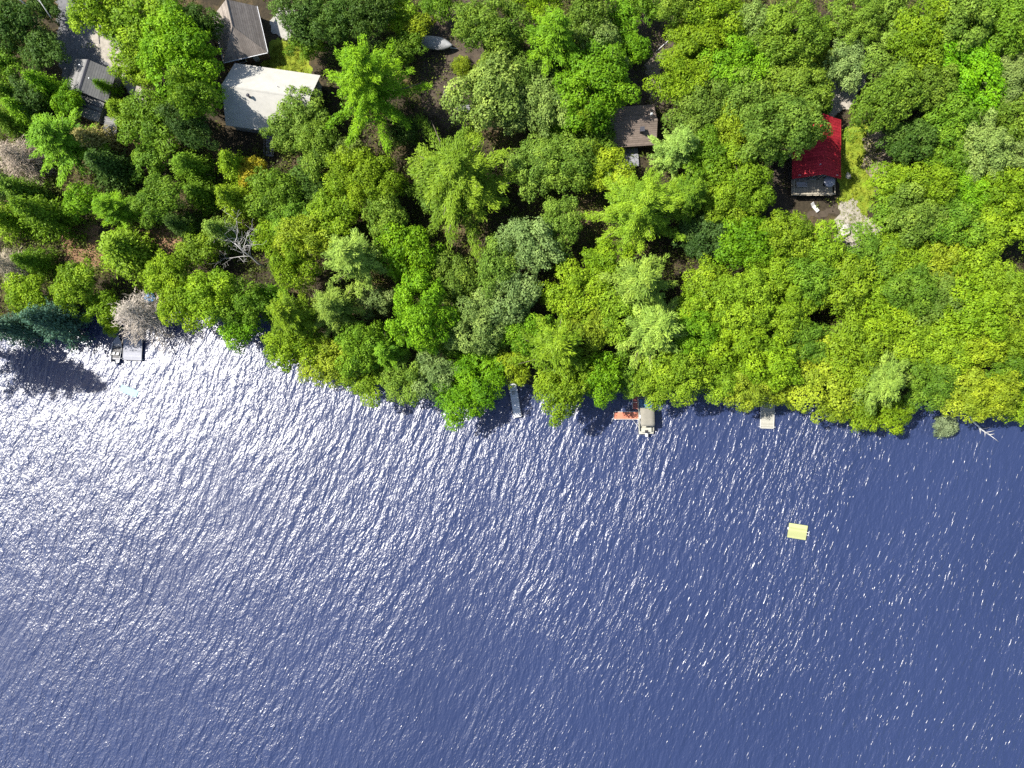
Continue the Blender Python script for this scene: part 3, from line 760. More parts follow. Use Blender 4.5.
# undergrowth: low uncountable ground cover under and between the trees
def undergrowth():
    r = np.random.default_rng(3); n = 20000
    x = r.uniform(-95, 95, n); d = r.uniform(1.5, 75, n); y = np.interp(x, SX, SY) + d
    ok = np.ones(n, bool)
    for q, den in zip([((50,-30),(150,118)),((262,2),(312,80)),((424,-10),(500,132)),((622,10),(682,150)),((764,60),(884,250)),((200,-20),(320,145)),((66,50),(125,140))], (.93,.93,.62,.7,.93,.93,.93)):
        a = P(q[0][0], q[0][1], 2); b_ = P(q[1][0], q[1][1], 2)
        ok &= ~((x > a[0]) & (x < b_[0]) & (y < a[1]) & (y > b_[1]) & (r.uniform(0,1,n) < den))
    x, y = x[ok], y[ok]; k = len(x); z = terr(x, y) + r.uniform(.1,.9,k)
    n_ = np.tile([[0,0,1.]], (k,1)) + r.normal(0,.2,(k,3)); n_ /= np.linalg.norm(n_,axis=1,keepdims=True)
    v, f, t = leaves(np.stack([x,y,z],1), n_, 16, r.uniform(.3,.7,k), .3, 9)
    o = bpy.data.objects.new('undergrowth', mesh_np('undergrowth', v, f, M['leaf'], t)); C.objects.link(o); o.color = (.085,.115,.018,1); tag(o, 'low green undergrowth on the forest floor', kind='stuff')
undergrowth()
def grass_tufts(poly_px, n, seed, name, col):
    r = np.random.default_rng(seed); poly = [G(*p)[:2] for p in poly_px]
    x = r.uniform(min(p[0] for p in poly), max(p[0] for p in poly), n*2); y = r.uniform(min(p[1] for p in poly), max(p[1] for p in poly), n*2)
    ok = inside(x, y, poly); x, y = x[ok], y[ok]; k = len(x); z = terr(x,y)+.12
    v, f, t = leaves(np.stack([x,y,z],1), np.tile([[0,0,1.]],(k,1)), 10, .16, .22, seed, aspect=.25, nup=.4)
    o = bpy.data.objects.new(name, mesh_np(name, v, f, M['leaf'], t)); C.objects.link(o); o.color = (*col,1); tag(o, 'short sunlit grass', kind='stuff')
grass_tufts([(842,130),(866,130),(880,150),(872,190),(862,232),(842,232)], 420, 21, 'grass', (.155,.20,.010))
grass_tufts([(266,60),(276,44),(300,40),(308,74),(268,78)], 320, 22, 'grass', (.13,.155,.010))

# ------------------------------------------------------------------ buildings
def wall_block(L, W, ez, rz_, th=0):
    """gabled body, ridge along local x"""
    m = MB(); a, b = L/2, W/2
    s = [[(x,-b,-1),(x,-b,ez),(x,0,rz_),(x,b,ez),(x,b,-1)] for x in (-a, a)]
    m.loft(s); vs = m.bm.verts; vs.ensure_lookup_table()
    m.bm.faces.new((vs[0],vs[5],vs[9],vs[4]))
    return m
def window(parent, c, w, h, ax, frame='trim'):
    """window in a wall; ax 'x' = wall facing +-x, 'y' = wall facing +-y; c is on the wall's face"""
    sx = 1 if c[0] >= 0 else -1; sy = 1 if c[1] >= 0 else -1
    m = MB(); t = .08
    def bar(du, dz, bu, bz):
        if ax == 'y': m.box((c[0]+du, c[1]+sy*.035, c[2]+dz), (bu,.07,bz))
        else: m.box((c[0]+sx*.035, c[1]+du, c[2]+dz), (.07,bu,bz))
    bar(0,h/2,w+t*2,t); bar(0,-h/2,w+t*2,t); bar(-w/2,0,t,h-t); bar(w/2,0,t,h-t)
    fr = m.build('window', M[frame], parent)
    g = MB()
    if ax == 'y': g.box((c[0],c[1]+sy*.012,c[2]),(w-t,.02,h-t))
    else: g.box((c[0]+sx*.012,c[1],c[2]),(.02,w-t,h-t))
    g.build('pane', M['glass'], fr)
def door(parent, c, w, h, ax, mat):
    sx = 1 if c[0] >= 0 else -1; sy = 1 if c[1] >= 0 else -1
    m = MB()
    m.box((c[0], c[1]+sy*.025, c[2]) if ax == 'y' else (c[0]+sx*.025, c[1], c[2]), (w,.05,h) if ax == 'y' else (.05,w,h), bevel=.01)
    d = m.build('door', mat, parent)
    k = MB(); q = (c[0]+w*.38, c[1]+sy*.08, c[2]) if ax == 'y' else (c[0]+sx*.08, c[1]+w*.38, c[2])
    k.cyl((q[0],q[1],q[2]-.05),(q[0],q[1],q[2]+.05),.03); k.build('handle', M['steel'], d)
def gable_roof(parent, L, W, ez, rz_, ov, ovg, mat, th=.16, ridge_mat=None, y0=0):
    a = L/2+ovg; b = W/2; sl = (rz_-ez)/b; e = b+ov; ze = ez-sl*ov+.14; zr = rz_+.14
    parts = []
    for s in (1,-1):
        m = MB(); m.slab([(-a,0,zr),(a,0,zr),(a,s*e,ze),(-a,s*e,ze)] if s < 0 else [(-a,s*e,ze),(a,s*e,ze),(a,0,zr),(-a,0,zr)], th)
        parts.append(m.build('roof', mat, parent))
        f = MB(); f.box((0, s*(e+.03), ze-.10), (2*a+.02,.05,.2)); f.build('gutter', ridge_mat or M['trim'], parts[-1])
    m = MB()
    m.slab([(-a-.02,0,zr+.05),(-a-.02,-.2,zr-.2*sl+.035),(a+.02,-.2,zr-.2*sl+.035),(a+.02,0,zr+.05)],.03)
    m.slab([(-a-.02,.2,zr-.2*sl+.035),(-a-.02,0,zr+.05),(a+.02,0,zr+.05),(a+.02,.2,zr-.2*sl+.035)],.03)
    m.build('ridge_cap', ridge_mat or M['trim'], parts[0])
    return parts

# B: pale roofed house
bz = float(terr(*P(270,100,2)))
bx, by = P(272,99,bz+4)
hs = empty('house', (bx,by,bz), math.radians(-8.2)); tag(hs, 'grey house with the big pale white gable roof, left of the great pine', 'house')
wall_block(12.9, 9.0, 3.7, 6.9).build('wall', M['siding_grey'], hs)
rf = gable_roof(hs, 12.9, 9.0, 3.7, 6.9, .45, .45, M['whiteroof'], ridge_mat=M['whiteroof'])
for x in (-4.2,-1.2,2.2): window(hs, (x,-4.5,2.0), 1.3, 1.1, 'y')
window(hs, (-6.45,1.5,2.1), 1.2,1.1,'x'); window(hs, (-6.45,-2,2.1), 1.2,1.1,'x'); door(hs, (4.4,-4.5,1.2), .95, 2.1, 'y', M['darktrim'])
m = MB(); m.cyl((-2.6,-1.0,6.0),(-2.6,-1.0,7.15),.17,.17,12); v = m.build('flue_pipe', M['darktrim'], hs); m = MB(); m.cyl((-2.6,-1.0,7.15),(-2.6,-1.0,7.3),.28,.1,12); m.build('cap', M['darktrim'], v)
for x, y in ((1.4,1.3),(2.6,-1.1)):
    m = MB(); z = 6.9-(3.2/4.5)*abs(y); m.cyl((x,y,z),(x,y,z+.6),.06,.06,8); m.build('vent_pipe', M['steel'], hs)
m = MB()
for i in range(7): m.box((-.6,-5.3-i*.42,.95-i*.18),(1.3,.36,.06))
for sx in (-1.25,.05): m.cyl((sx,-5.1,1.9),(sx,-8.0,.75),.04); m.cyl((sx,-5.1,.0),(sx,-5.1,1.9),.045); m.cyl((sx,-8.0,-.6),(sx,-8.0,.75),.045)
st = m.build('steps', M['deckgrey'], hs)
m = MB(); m.box((-.6,-4.84,.98),(3.0,.66,.1)); m.build('landing', M['deckgrey'], hs)

# A: hip roofed building cut by the top edge
az = float(terr(*P(240,30,2))); ax_, ay_ = P(240,34,az+3)
ga = empty('outbuilding', (ax_,ay_,az), math.radians(90+13)); tag(ga, 'building with a grey-brown hip roof at the top edge above the white roof', 'building')
L, W, ez, rz_ = 7.6, 7.2, 2.9, 6.5
a, b = L/2, W/2; h = 3.3
m = MB(); m.box((0,0,.9),(L-.8,W-.8,3.9)); m.loft([[(x,-b+.45,2.86),(x,b-.45,2.86),(x,0,rz_-.3)] for x in (a-.55,a-.4)]); m.build('wall', M['siding_brown'], ga)
for cs in ([(-a,-b,ez),(a,-b,ez),(a,0,rz_),(-a+h,0,rz_)], [(a,b,ez),(-a,b,ez),(-a+h,0,rz_),(a,0,rz_)], [(-a,b,ez),(-a,-b,ez),(-a+h,0,rz_)]):
    MB().slab(cs,.14).build('roof', M['taupeshingle'], ga)
m = MB()
for p0, p1 in (((-a+h,0,rz_+.02),(a,0,rz_+.02)),((-a,-b,ez+.02),(-a+h,0,rz_+.02)),((-a,b,ez+.02),(-a+h,0,rz_+.02))): m.cyl(p0,p1,.07,.07,6)
m.build('ridge_cap', M['taupeshingle'], ga)
m = MB()
for s in (1,-1): m.box((0,s*(b+.04),ez-.1),(L,.08,.14))
m.box((-a-.04,0,ez-.1),(.08,W,.14)); m.build('gutter', M['steel'], ga)
window(ga, (-(L-.8)/2,1.0,1.4),1.1,1,'x'); door(ga, (-(L-.8)/2,-1.2,1.1),.9,2,'x',M['trim']); window(ga,(1,-(W-.8)/2,1.4),1.2,1,'y')

# C: grey cabin beside the driveway, lower annex
cz = float(terr(*P(88,80,2))); cx, cy = P(90,80,cz+3)
cb = empty('cabin', (cx,cy,cz), math.radians(-17+90)); tag(cb, 'grey shingled cabin with a stepped lower roof at the end of the driveway', 'cabin')
wall_block(4.6,6.2,2.8,4.7).build('wall', M['siding_grey'], cb)
gable_roof(cb, 4.6,6.2,2.8,4.7,.35,.3,M['greyshingle'],ridge_mat=M['darktrim'])
m = MB(); m.box((-4.0,-1.0,.7),(3.2,3.0,3.2)); m.build('annex_wall', M['siding_grey'], cb)
m = MB(); m.slab([(-5.9,-2.9,2.45),(-2.75,-2.9,2.45),(-2.75,1.1,2.9),(-5.9,1.1,2.9)],.14); ar = m.build('annex_roof', M['greyshingle'], cb)
m = MB(); m.box((-4.3,-.9,2.78),(.14,3.9,.12), rx=math.radians(6.4)); m.box((-3.6,-.9,2.78),(.14,3.9,.12), rx=math.radians(6.4)); m.build('dark_strip', M['darktrim'], ar)  # two dark strips laid across the annex roof
for x, y in ((1.4,1.1),(-.2,-1.0)):
    m = MB(); z = 4.8-(1.9/3.1)*abs(y); m.cyl((x,y,z),(x,y,z+.75),.08,.08,8); m.build('vent_pipe', M['steel'], cb)
window(cb,(0,-3.1,1.6),1.1,1,'y'); window(cb,(0,3.1,1.6),1.1,1,'y'); door(cb,(2.3,.8,1.1),.9,2,'x',M['darktrim'])
sz = float(terr(*P(110,127,2))); x, y = P(111,127,sz+2)
sh = empty('shed', (x,y,sz), math.radians(-8)); tag(sh, 'small pale flat roofed shed below right of the grey cabin', 'shed')
MB().box((0,0,.8),(1.7,2.6,2.6)).build('wall', M['siding_grey'], sh)
MB().slab([(-1.05,-1.5,2.1),(1.05,-1.5,2.1),(1.05,1.5,2.35),(-1.05,1.5,2.35)],.12).build('roof', M['greyshingle'], sh)
door(sh,(0.1,-1.3,1.0),.8,1.8,'y',M['siding_brown'])

# D: brown cabin
dz = float(terr(*P(632,124,2))); x, y = P(632,125,dz+3)
db = empty('cabin', (x,y,dz), math.radians(4)); tag(db, 'small brown shingled cabin at the foot of the earth footpath', 'cabin')
wall_block(6.9,5.6,2.6,4.4).build('wall', M['siding_brown'], db)
r4 = gable_roof(db,6.9,5.6,2.6,4.4,.4,.35,M['brownshingle'],ridge_mat=M['brownshingle'])
m = MB(); m.box((1.3,-1.3,3.9),(.55,.6,1.5)); ch = m.build('chimney', M['darktrim'], db); m = MB(); m.box((1.3,-1.3,4.68),(.7,.75,.08)); m.build('cap', M['darktrim'], ch)
m = MB(); m.cyl((2.9,1.0,3.8),(2.9,1.0,4.6),.1,.1,8); v = m.build('vent_pipe', M['steel'], db); m = MB(); m.cyl((2.9,1.0,4.6),(2.9,1.0,4.75),.26,.2,12); m.build('cap', M['trim'], v)
window(db,(-1.6,-2.8,1.5),1.1,1,'y'); window(db,(1.8,-2.8,1.5),1.1,1,'y'); door(db,(0,-2.8,1.1),.9,2,'y',M['darktrim'])
m = MB(); m.box((-.6,-4.35,.25),(3.6,3.0,.14))
dk = m.build('deck', M['deckgrey'], db)
m = MB(); m.box((-.6,-6.0,-.1),(1.4,.3,.1)); m.box((-.6,-6.35,-.3),(1.4,.3,.1)); m.build('steps', M['deckgrey'], dk)

# E: red roofed cabin with glazed gable and deck
ez_ = float(terr(*P(817,150,2))); x, y = P(817,149,ez_+3)
rc = empty('cabin', (x,y,ez_), math.radians(-90)); tag(rc, 'cabin with the bright red metal roof and a pale deck beside the yellow lawn', 'cabin')
Lr, Wr = 8.6, 6.9
wall_block(Lr,Wr,3.0,5.4).build('wall', M['siding_dark'], rc)
gable_roof(rc,Lr,Wr,3.0,5.4,.4,.45,M['red'],ridge_mat=M['red'])
for yy in (-2.1,2.1): window(rc,(Lr/2,yy,2.45),2.0,2.2,'x')
window(rc,(Lr/2,0,2.6),.95,2.8,'x')
m = MB(); m.box((Lr/2+1.35,0,.95),(2.6,6.7,.14)); dk = m.build('deck', M['deckpale'], rc)
m = MB()
for yy in np.linspace(-3.3,3.3,7): m.cyl((Lr/2+2.6,yy,1.0),(Lr/2+2.6,yy,2.0),.05); 
for s in (-3.3,3.3): m.cyl((Lr/2+1.3,s,1.0),(Lr/2+1.3,s,2.0),.05); m.box((Lr/2+1.4,s,2.02),(2.5,.14,.06))
m.box((Lr/2+2.6,0,2.02),(.22,6.8,.06)); m.box((Lr/2+2.6,0,1.5),(.05,6.6,.06)); m.build('railing', M['deckpale'], dk)
m = MB()
for yy in (-3,0,3): m.cyl((Lr/2+2.3,yy,-.8),(Lr/2+2.3,yy,.9),.09)
m.build('post', M['bark'], dk)
m = MB()
for i in range(5): m.cyl((-2.6,-1.2,4.4),(-2.6,-1.2,5.9),.13,.13,10)
m.build('flue_pipe', M['steel'], rc)
m = MB(); m.cyl((3.2,-.5,5.0),(3.2,-.5,5.65),.06); m.build('vent_pipe', M['steel'], rc)
window(rc,(0,3.45,1.8),1.3,1.1,'y'); window(rc,(0,-3.45,1.8),1.3,1.1,'y')
# things on and by the deck
def local(o, p): return o.matrix_basis @ Vector(p)
bpy.context.view_layer.update()
def put(name, label, cat, lp, rz, base=rc):
    e = empty(name, local(base, lp), base.rotation_euler[2]+rz); tag(e, label, cat); return e
sf = put('sofa', 'grey outdoor sofa on the left of the red cabin deck', 'sofa', (Lr/2+.95,-1.9,1.02), 0)
MB().box((0,0,.28),(.85,1.7,.3),bevel=.06).build('seat', M['seatgrey'], sf); MB().box((.36,0,.55),(.18,1.7,.5),bevel=.06).build('backrest', M['seatgrey'], sf)
for s in (-.78,.78): MB().box((-.06,s,.5),(.66,.16,.28),bevel=.05).build('armrest', M['seatgrey'], sf)
um = put('parasol', 'pale grey parasol standing on the right of the red cabin deck', 'parasol', (Lr/2+.9,2.0,1.02), 0)
m = MB(); m.cyl((0,0,2.0),(0,0,2.4),.9,.05,12); m.build('canopy', M['alu'], um); m = MB(); m.cyl((0,0,.06),(0,0,2.3),.03); m.build('pole', M['steel'], um); m = MB(); m.cyl((0,0,0),(0,0,.07),.26,.2,16); m.build('base', M['black'], um)
gx_, gy_, gz_ = G(814,208)
lc = empty('lounge_chair', (gx_,gy_,gz_), math.radians(-50)); tag(lc, 'pale sun lounger on the dark ground below the red cabin deck', 'chair')
MB().box((.25,0,.32),(1.2,.6,.08),bevel=.02).build('seat', M['trim'], lc); MB().box((-.62,0,.5),(.7,.6,.07),ry=math.radians(35),bevel=.02).build('backrest', M['trim'], lc)
for a_, b_ in ((-.3,-.25),(-.3,.25),(.75,-.25),(.75,.25)): MB().cyl((a_,b_,-.05),(a_,b_,.3),.025).build('leg', M['steel'], lc)

# ------------------------------------------------------------------ small land things
def boulder(px, py, s, seed, label, sq=.6):
    x, y, z = G(px, py); bm = bmesh.new(); bmesh.ops.create_icosphere(bm, subdivisions=3, radius=1)
    for v in bm.verts:
        n = mnoise.noise(v.co*1.3 + Vector((seed*3.1,0,0)))*.38 + mnoise.noise(v.co*3.1 + Vector((0,seed*1.7,0)))*.14
        v.co = v.co*(1+n)
    bmesh.ops.scale(bm, vec=(s, s*.75, s*sq), verts=bm.verts)
    q = MB(); q.bm.free(); q.bm = bm
    o = q.build('boulder', M['paler'], None, loc=(x,y,z+s*.15), rz=seed*1.3); tag(o, label, 'rock', 'pale rocks by the red cabin')
boulder(845,230,1.15,1,'largest pale rock below the red cabin lawn')
boulder(838,240,.65,2,'smaller pale rock lower left of the largest rock')
boulder(858,226,.6,3,'pale rock right of the largest rock, nearer the fallen plank')
boulder(848,176,.55,4,'pale rock halfway along the lawn beside the red roof')
def log(name, p0, p1, r0, r1, mat, label, lift=(0.15,.15), cat='log'):
    a = G(*p0); b_ = G(*p1); c = Vector(((a[0]+b_[0])/2,(a[1]+b_[1])/2,(a[2]+b_[2])/2))
    A = Vector((a[0],a[1],a[2]+lift[0]))-c; B = Vector((b_[0],b_[1],b_[2]+lift[1]))-c; mid = A.lerp(B,.5)+Vector((.06,.09,.02))
    m = MB(); m.tube([A, A.lerp(mid,.6), mid, mid.lerp(B,.5), B],[r0,r0*.95,(r0+r1)/2,r1*1.1,r1],8)
    for k in range(3):
        q = A.lerp(B,.35+.2*k); m.tube([q, q+Vector((random.uniform(-.6,.6),random.uniform(-.6,.6),.35))],[r1*.6,.012],5)
    o = m.build(name, mat, None, smooth=True, loc=c); tag(o, label, cat)
log('fallen_log',(866,241),(882,229),.17,.12,M['birch'],'short pale fallen log lying beside the pale rocks')
log('fallen_log',(656,52),(672,38),.09,.06,M['birch'],'thin pale pole lying across the dirt yard above the brown cabin')
log('leaning_trunk',(58,30),(22,2),.12,.06,M['birch'],'longer pale bare trunk leaning in the top left corner',(7,10.5),'tree trunk')
log('leaning_trunk',(74,36),(58,6),.08,.05,M['birch'],'shorter pale bare trunk leaning by the driveway edge',(6,9),'tree trunk')
log('fallen_log',(420,205),(440,196),.14,.08,M['birch'],'pale fallen log in the dark gap beside the star shaped pine',(3,3.4))
log('fallen_log',(466,30),(480,22),.10,.06,M['birch'],'grey fallen log at the top of the boat clearing')
# covered boat
x, y, z = G(438,47)
bt = empty('covered_boat', (x,y,z), math.radians(-8)); tag(bt, 'boat under a grey tarp parked in the brown dirt clearing', 'boat')
def hull_secs(L, W, hgt, n=12, bow=2.2, tr=.82):
    secs = []
    for i in range(n+1):
        t = i/n; w = W/2*(tr+(1-tr)*min(1,t*2.5))*(1-max(0,(t-.45)/.55)**bow); w = max(w,.02); xx = -L/2+L*t; zk = .02+.35*hgt*max(0,(t-.6)/.4)**2
        secs.append([(xx,-w,hgt),(xx,-w*.92,hgt*.55),(xx,-w*.6,zk+.12),(xx,0,zk),(xx,w*.6,zk+.12),(xx,w*.92,hgt*.55),(xx,w,hgt)])
    return secs
MB().loft(hull_secs(5.0,2.0,.9)).build('hull', M['darktrim'], bt, smooth=True, loc=(0,0,.45))
secs = []
for i in range(13):
    t = i/12; w = 1.03*(.85+.15*min(1,t*2.5))*(1-max(0,(t-.45)/.55)**2.2)+.03; xx = -2.55+5.1*t; pk = .5*math.sin(PI*min(1,t*.9+.1))+.06*math.sin(t*22)
    secs.append([(xx,-w,1.24),(xx,-w*1.01,1.38),(xx,-w*.5,1.42+pk*.75),(xx,0,1.42+pk),(xx,w*.5,1.42+pk*.75),(xx,w*1.01,1.38),(xx,w,1.24)])
MB().loft(secs).build('tarp', M['tarp'], bt, smooth=True)
m = MB(); m.box((.2,0,.4),(4.2,.12,.12)); m.box((-.6,0,.4),(.12,1.6,.1)); m.cyl((2.3,0,.4),(3.2,0,.35),.05); tr_ = m.build('trailer', M['steel'], bt)
for s in (-.8,.8): m = MB(); m.cyl((-.6,s-.1,.3),(-.6,s+.1,.3),.3,.3,16); m.build('wheel', M['black'], tr_)
# fire ring
x, y, z = G(447,93); fp = empty('fire_ring', (x,y,z)); tag(fp, 'small ring of grey stones for a fire in the dirt clearing', 'fire pit')
m = MB()
for k in range(11):
    a = 6.283*k/11; m.box((math.cos(a)*.5,math.sin(a)*.5,.1),(.3,.2,.2),rz=a+1.57,bevel=.05)
m.build('stones', M['rock'], fp)
m = MB(); m.cyl((0,0,.03),(0,0,.06),.36,.36,12); m.build('ashes', M['darktrim'], fp)
# low grey structure at the foot of the clearing
x, y, z = G(464,110); wd = empty('wood_rack', (x,y,z), math.radians(-5)); tag(wd, 'low grey rack of boards at the foot of the dirt clearing', 'rack')
m = MB()
for k in range(4): m.box((0,-.5+k*.33,.8),(2.2,.27,.06))
m.build('top', M['siding_grey'], wd)
for a_ in (-.9,.9):
    for b_ in (-.4,.4): MB().box((a_,b_,.33),(.1,.1,.86)).build('leg', M['deckgrey'], wd)
# orange kayak end & blue tarp
x, y, z = G(117,79); ky = empty('kayak', (x,y,z+.1), math.radians(60)); tag(ky, 'orange kayak lying by the grey cabin wall', 'kayak')
MB().loft([[(-1.4+2.8*t, -w, .28),(-1.4+2.8*t, -w*.6, .03),(-1.4+2.8*t, w*.6, .03),(-1.4+2.8*t, w, .28),(-1.4+2.8*t,0,.34),(-1.4+2.8*t, -w, .28)] for t, w in [(i/10, .02+.34*math.sin(PI*i/10)**.8) for i in range(11)]]).build('hull', M['orange'], ky, smooth=True)
m = MB(); m.cyl((-.1,0,.33),(-.1,0,.37),.24,.24,14); m.build('cockpit', M['black'], ky)
x, y, z = G(149,297); bm = bmesh.new(); bmesh.ops.create_grid(bm, x_segments=14, y_segments=14, size=1.0)
for v in bm.verts: v.co.z = .55*math.exp(-(v.co.length**2)*1.4) + .16*mnoise.noise(v.co*2.5) + .1
q = MB(); q.bm.free(); q.bm = bm
r = bmesh.ops.solidify(bm, geom=bm.faces[:], thickness=.02)
o = q.build('tarp', M['bluetarp'], None, smooth=True, loc=(x,y,z), rz=.5); tag(o, 'small crumpled blue tarp behind the brown dead shore conifer', 'tarp')

# ------------------------------------------------------------------ lake things
def dock(px0, px1, width, mat, label, z=.45, cat='dock', posts=True, frame=None, group='docks along the shore'):
    """boards from pixel px0 to px1 (centre line at deck height)"""
    a = Vector((*P(*px0,z),0)); b_ = Vector((*P(*px1,z),0)); d = b_-a; L = d.length; ang = math.atan2(d.y,d.x)
    o = empty('dock', ((a+b_)/2)[:], ang); tag(o, label, cat, group)
    # local x along the dock; boards run across, drawn as seams
    m = MB(); m.box((0,0,z-.03),(L,width,.06)); m.build('boards', mat, o)
    m = MB()
    for s in (-1,1): m.box((0,s*(width/2+.045),z-.06),(L+.02,.07,.16))
    for e in (-1,1): m.box((e*(L/2+.045),0,z-.06),(.07,width-.02,.16))
    m.build('frame', frame or M['deckgrey'], o)
    if posts:
        n = max(2, int(L/2.4)+1)
        for i in range(n):
            for s in (-1,1):
                xx = -L/2+.2+(L-.4)*i/(n-1); MB().cyl((xx,s*(width/2+.13),-1.6),(xx,s*(width/2+.13),z+.35),.05).build('post', M['steel'], o)
    return o
def board_mat(base, axis):
    return base
M['deckgrey_x'] = seam_mat('grey_cross_boards', (.21,.215,.245), (.28,.285,.32), 0, .16, .1, .8, 2.5)
M['deckwhite_x'] = seam_mat('white_cross_boards', (.23,.225,.19), (.30,.29,.25), 0, .2, .08, .7, 3)
M['decksunlit_x'] = seam_mat('sunlit_tone_cross_boards', (.46,.465,.49), (.58,.585,.61), 0, .16, .1, .8, 2.5)  # sunlight put into the board colour; the narrow dock stands in tree shade
M['deckdark_x'] = seam_mat('dark_red_cross_boards', (.20,.07,.06), (.30,.10,.085), 0, .18, .12, .8, 3)
# platform dock by the motorboat
pd = dock((132,360),(133,338),3.05,M['deckgrey_x'],'square grey platform dock beside the moored motorboat')
m = MB(); m.box((2.75,.25,.47),(2.6,1.3,.08)); m.slab([(1.83,-1.5,.49),(2.8,-.4,.49),(2.8,.9,.49),(1.83,1.5,.49)],.06); m.build('gangway', M['deckgrey_x'], pd)
dk2 = dock((517.5,417),(512.5,384),1.25,M['decksunlit_x'],'narrow grey dock right of the vivid round shore maple')
m = MB(); m.box((1.2,.1,.6),(.5,.45,.3),bevel=.05); o = m.build('dock_box', M['seatgrey'], None, loc=dk2.location, rz=dk2.rotation_euler[2]); tag(o, 'small pale box standing on the narrow grey dock', 'box')
wd_ = dock((767,428),(768,398),2.15,M['deckwhite_x'],'white square dock under the yellow-green tree right of the pontoon boat',frame=M['trim'])
for k in range(3):
    pass
rd = dock((614,415.5),(639,415.5),1.15,M['deckred'],'red stained L shaped dock beside the pontoon boat',frame=M['trim'])
z = .45; c = P(635.5,392,z); o0 = rd.matrix_basis
bpy.context.view_layer.update()
loc = rd.matrix_world.inverted() @ Vector((*P(635.8,400.5,z),z))
m = MB(); m.box((loc.x,loc.y+.9,z-.03),(1.0,4.6,.06)); m.build('walkway', M['deckdark_x'], rd)
m = MB()
for s in (-.545,.545): m.box((loc.x+s,loc.y+.9,z-.06),(.07,4.6,.16))
for yy in (-1.2,.3,1.9): m.box((loc.x,loc.y+.9+yy,z+.005),(1.0,.08,.03))
m.build('walkway_frame', M['trim'], rd)
# pontoon boat (local +x = bow, towards the shore)
a = Vector((*P(646.5,434,.8),0)); b_ = Vector((*P(645,396,.8),0)); d = b_-a
pb = empty('pontoon_boat', ((a+b_)/2)[:], math.atan2(d.y,d.x)); tag(pb, 'pontoon boat with a beige canopy and blue bow moored at the red dock', 'boat')
Lp, Wp = 6.3, 2.45
for s in (-.8,.8):
    m = MB(); m.tube([(-Lp/2,s,.12),(Lp/2-.7,s,.12),(Lp/2-.2,s,.22),(Lp/2+.1,s,.36)],[.3,.3,.22,.05],12); m.build('pontoon', M['alu'], pb, smooth=True)
MB().box((0,0,.52),(Lp,Wp,.1),bevel=.03).build('deck', M['cream'], pb)
m = MB()
for s in (-1,1): m.box((.1,s*(Wp/2-.05),.9),(Lp-.9,.05,.62))
m.box((Lp/2-.36,-.72,.9),(.05,.95,.62)); m.box((Lp/2-.36,.72,.9),(.05,.95,.62)); m.build('railing', M['cream'], pb)
for c_, s_ in (((-2.45,0,.78),(.75,1.7,.42)),((-1.5,-.9,.78),(1.1,.5,.42))): MB().box(c_,s_,bevel=.07).build('bench', M['cream'], pb)
for c_, s_ in (((1.9,.8,.78),(1.5,.6,.42)),((1.9,-.8,.78),(1.5,.6,.42))): MB().box(c_,s_,bevel=.07).build('bench', M['bluevinyl'], pb)
MB().box((1.85,0,.585),(1.5,.98,.03)).build('bow_mat', M['bluevinyl'], pb)
MB().box((-.2,.75,.95),(.6,.6,.75),bevel=.06).build('console', M['motor'], pb)
secs = []
for i in range(9):
    t = i/8; xx = -1.75+3.0*t; zz = 2.35+.10*math.sin(PI*t)
    secs.append([(xx,-1.16,zz-.12),(xx,-1.12,zz),(xx,-.5,zz+.09),(xx,0,zz+.11),(xx,.5,zz+.09),(xx,1.12,zz),(xx,1.16,zz-.12)])
cn = MB().loft(secs, cap=False).build('canopy', M['canvas'], pb, smooth=True)
md = cn.modifiers.new('thick','SOLIDIFY'); md.thickness = .02
m = MB()
for xx in (-1.7,1.2):
    for s in (-1.1,1.1): m.cyl((-.3,s*1.06,1.2),(xx,s,2.28),.02)
for xx in (-1.7,1.2): m.cyl((xx,-1.1,2.3),(xx,1.1,2.3),.02)
m.build('canopy_frame', M['steel'], pb)
m = MB(); m.box((-3.32,0,.82),(.5,.42,.5),bevel=.12); mo = m.build('outboard_motor', M['motor'], pb); m = MB(); m.box((-3.4,0,.2),(.16,.14,.9)); m.build('shaft', M['black'], mo)
m = MB(); m.box((-2.75,0,1.0),(.5,.55,.05)); m.build('hatch', M['black'], pb)
def rope(p0, p1, label, z0, z1):
    A = Vector((*P(*p0,z0),z0)); B = Vector((*P(*p1,z1),z1)); c = (A+B)/2; mid = c+Vector((0,0,-.12))
    o = MB().tube([A-c,mid-c,B-c],[.03,.03,.03],6).build('mooring_rope', M['trim'], None, loc=c); tag(o, label, 'rope')
rope((632,419),(640,429),'thin white rope tying the pontoon boat to the red dock',.48,.7)
# motorboat (local +x = bow)
a = Vector((*P(115.5,362,.4),0)); b_ = Vector((*P(118.5,336,.4),0)); d = b_-a
mb_ = empty('motorboat', ((a+b_)/2)[:]); mb_.location.z = -.12; mb_.rotation_euler[2] = math.atan2(d.y,d.x); tag(mb_, 'small grey open motorboat moored left of the square platform dock', 'boat')
Lm, Wm = 4.4, 1.65
MB().loft(hull_secs(Lm,Wm,.7)).build('hull', M['alu'], mb_, smooth=True)
def rim(scale, z0, z1):
    secs = []
    for i in range(13):
        t = i/12; w = Wm/2*(.82+.18*min(1,t*2.5))*(1-max(0,(t-.45)/.55)**2.2)
        secs.append((-Lm/2+Lm*t, max(.02,w)))
    return secs
m = MB(); rr_ = rim(1,0,0)
for s in (-1,1): m.tube([(x_,s*w_,.71) for x_, w_ in rr_],[.05]*13,6)
m.build('gunwale', M['trim'], mb_)
MB().box((-.15,0,.52),(3.2,1.2,.04)).build('floor', M['seatgrey'], mb_)
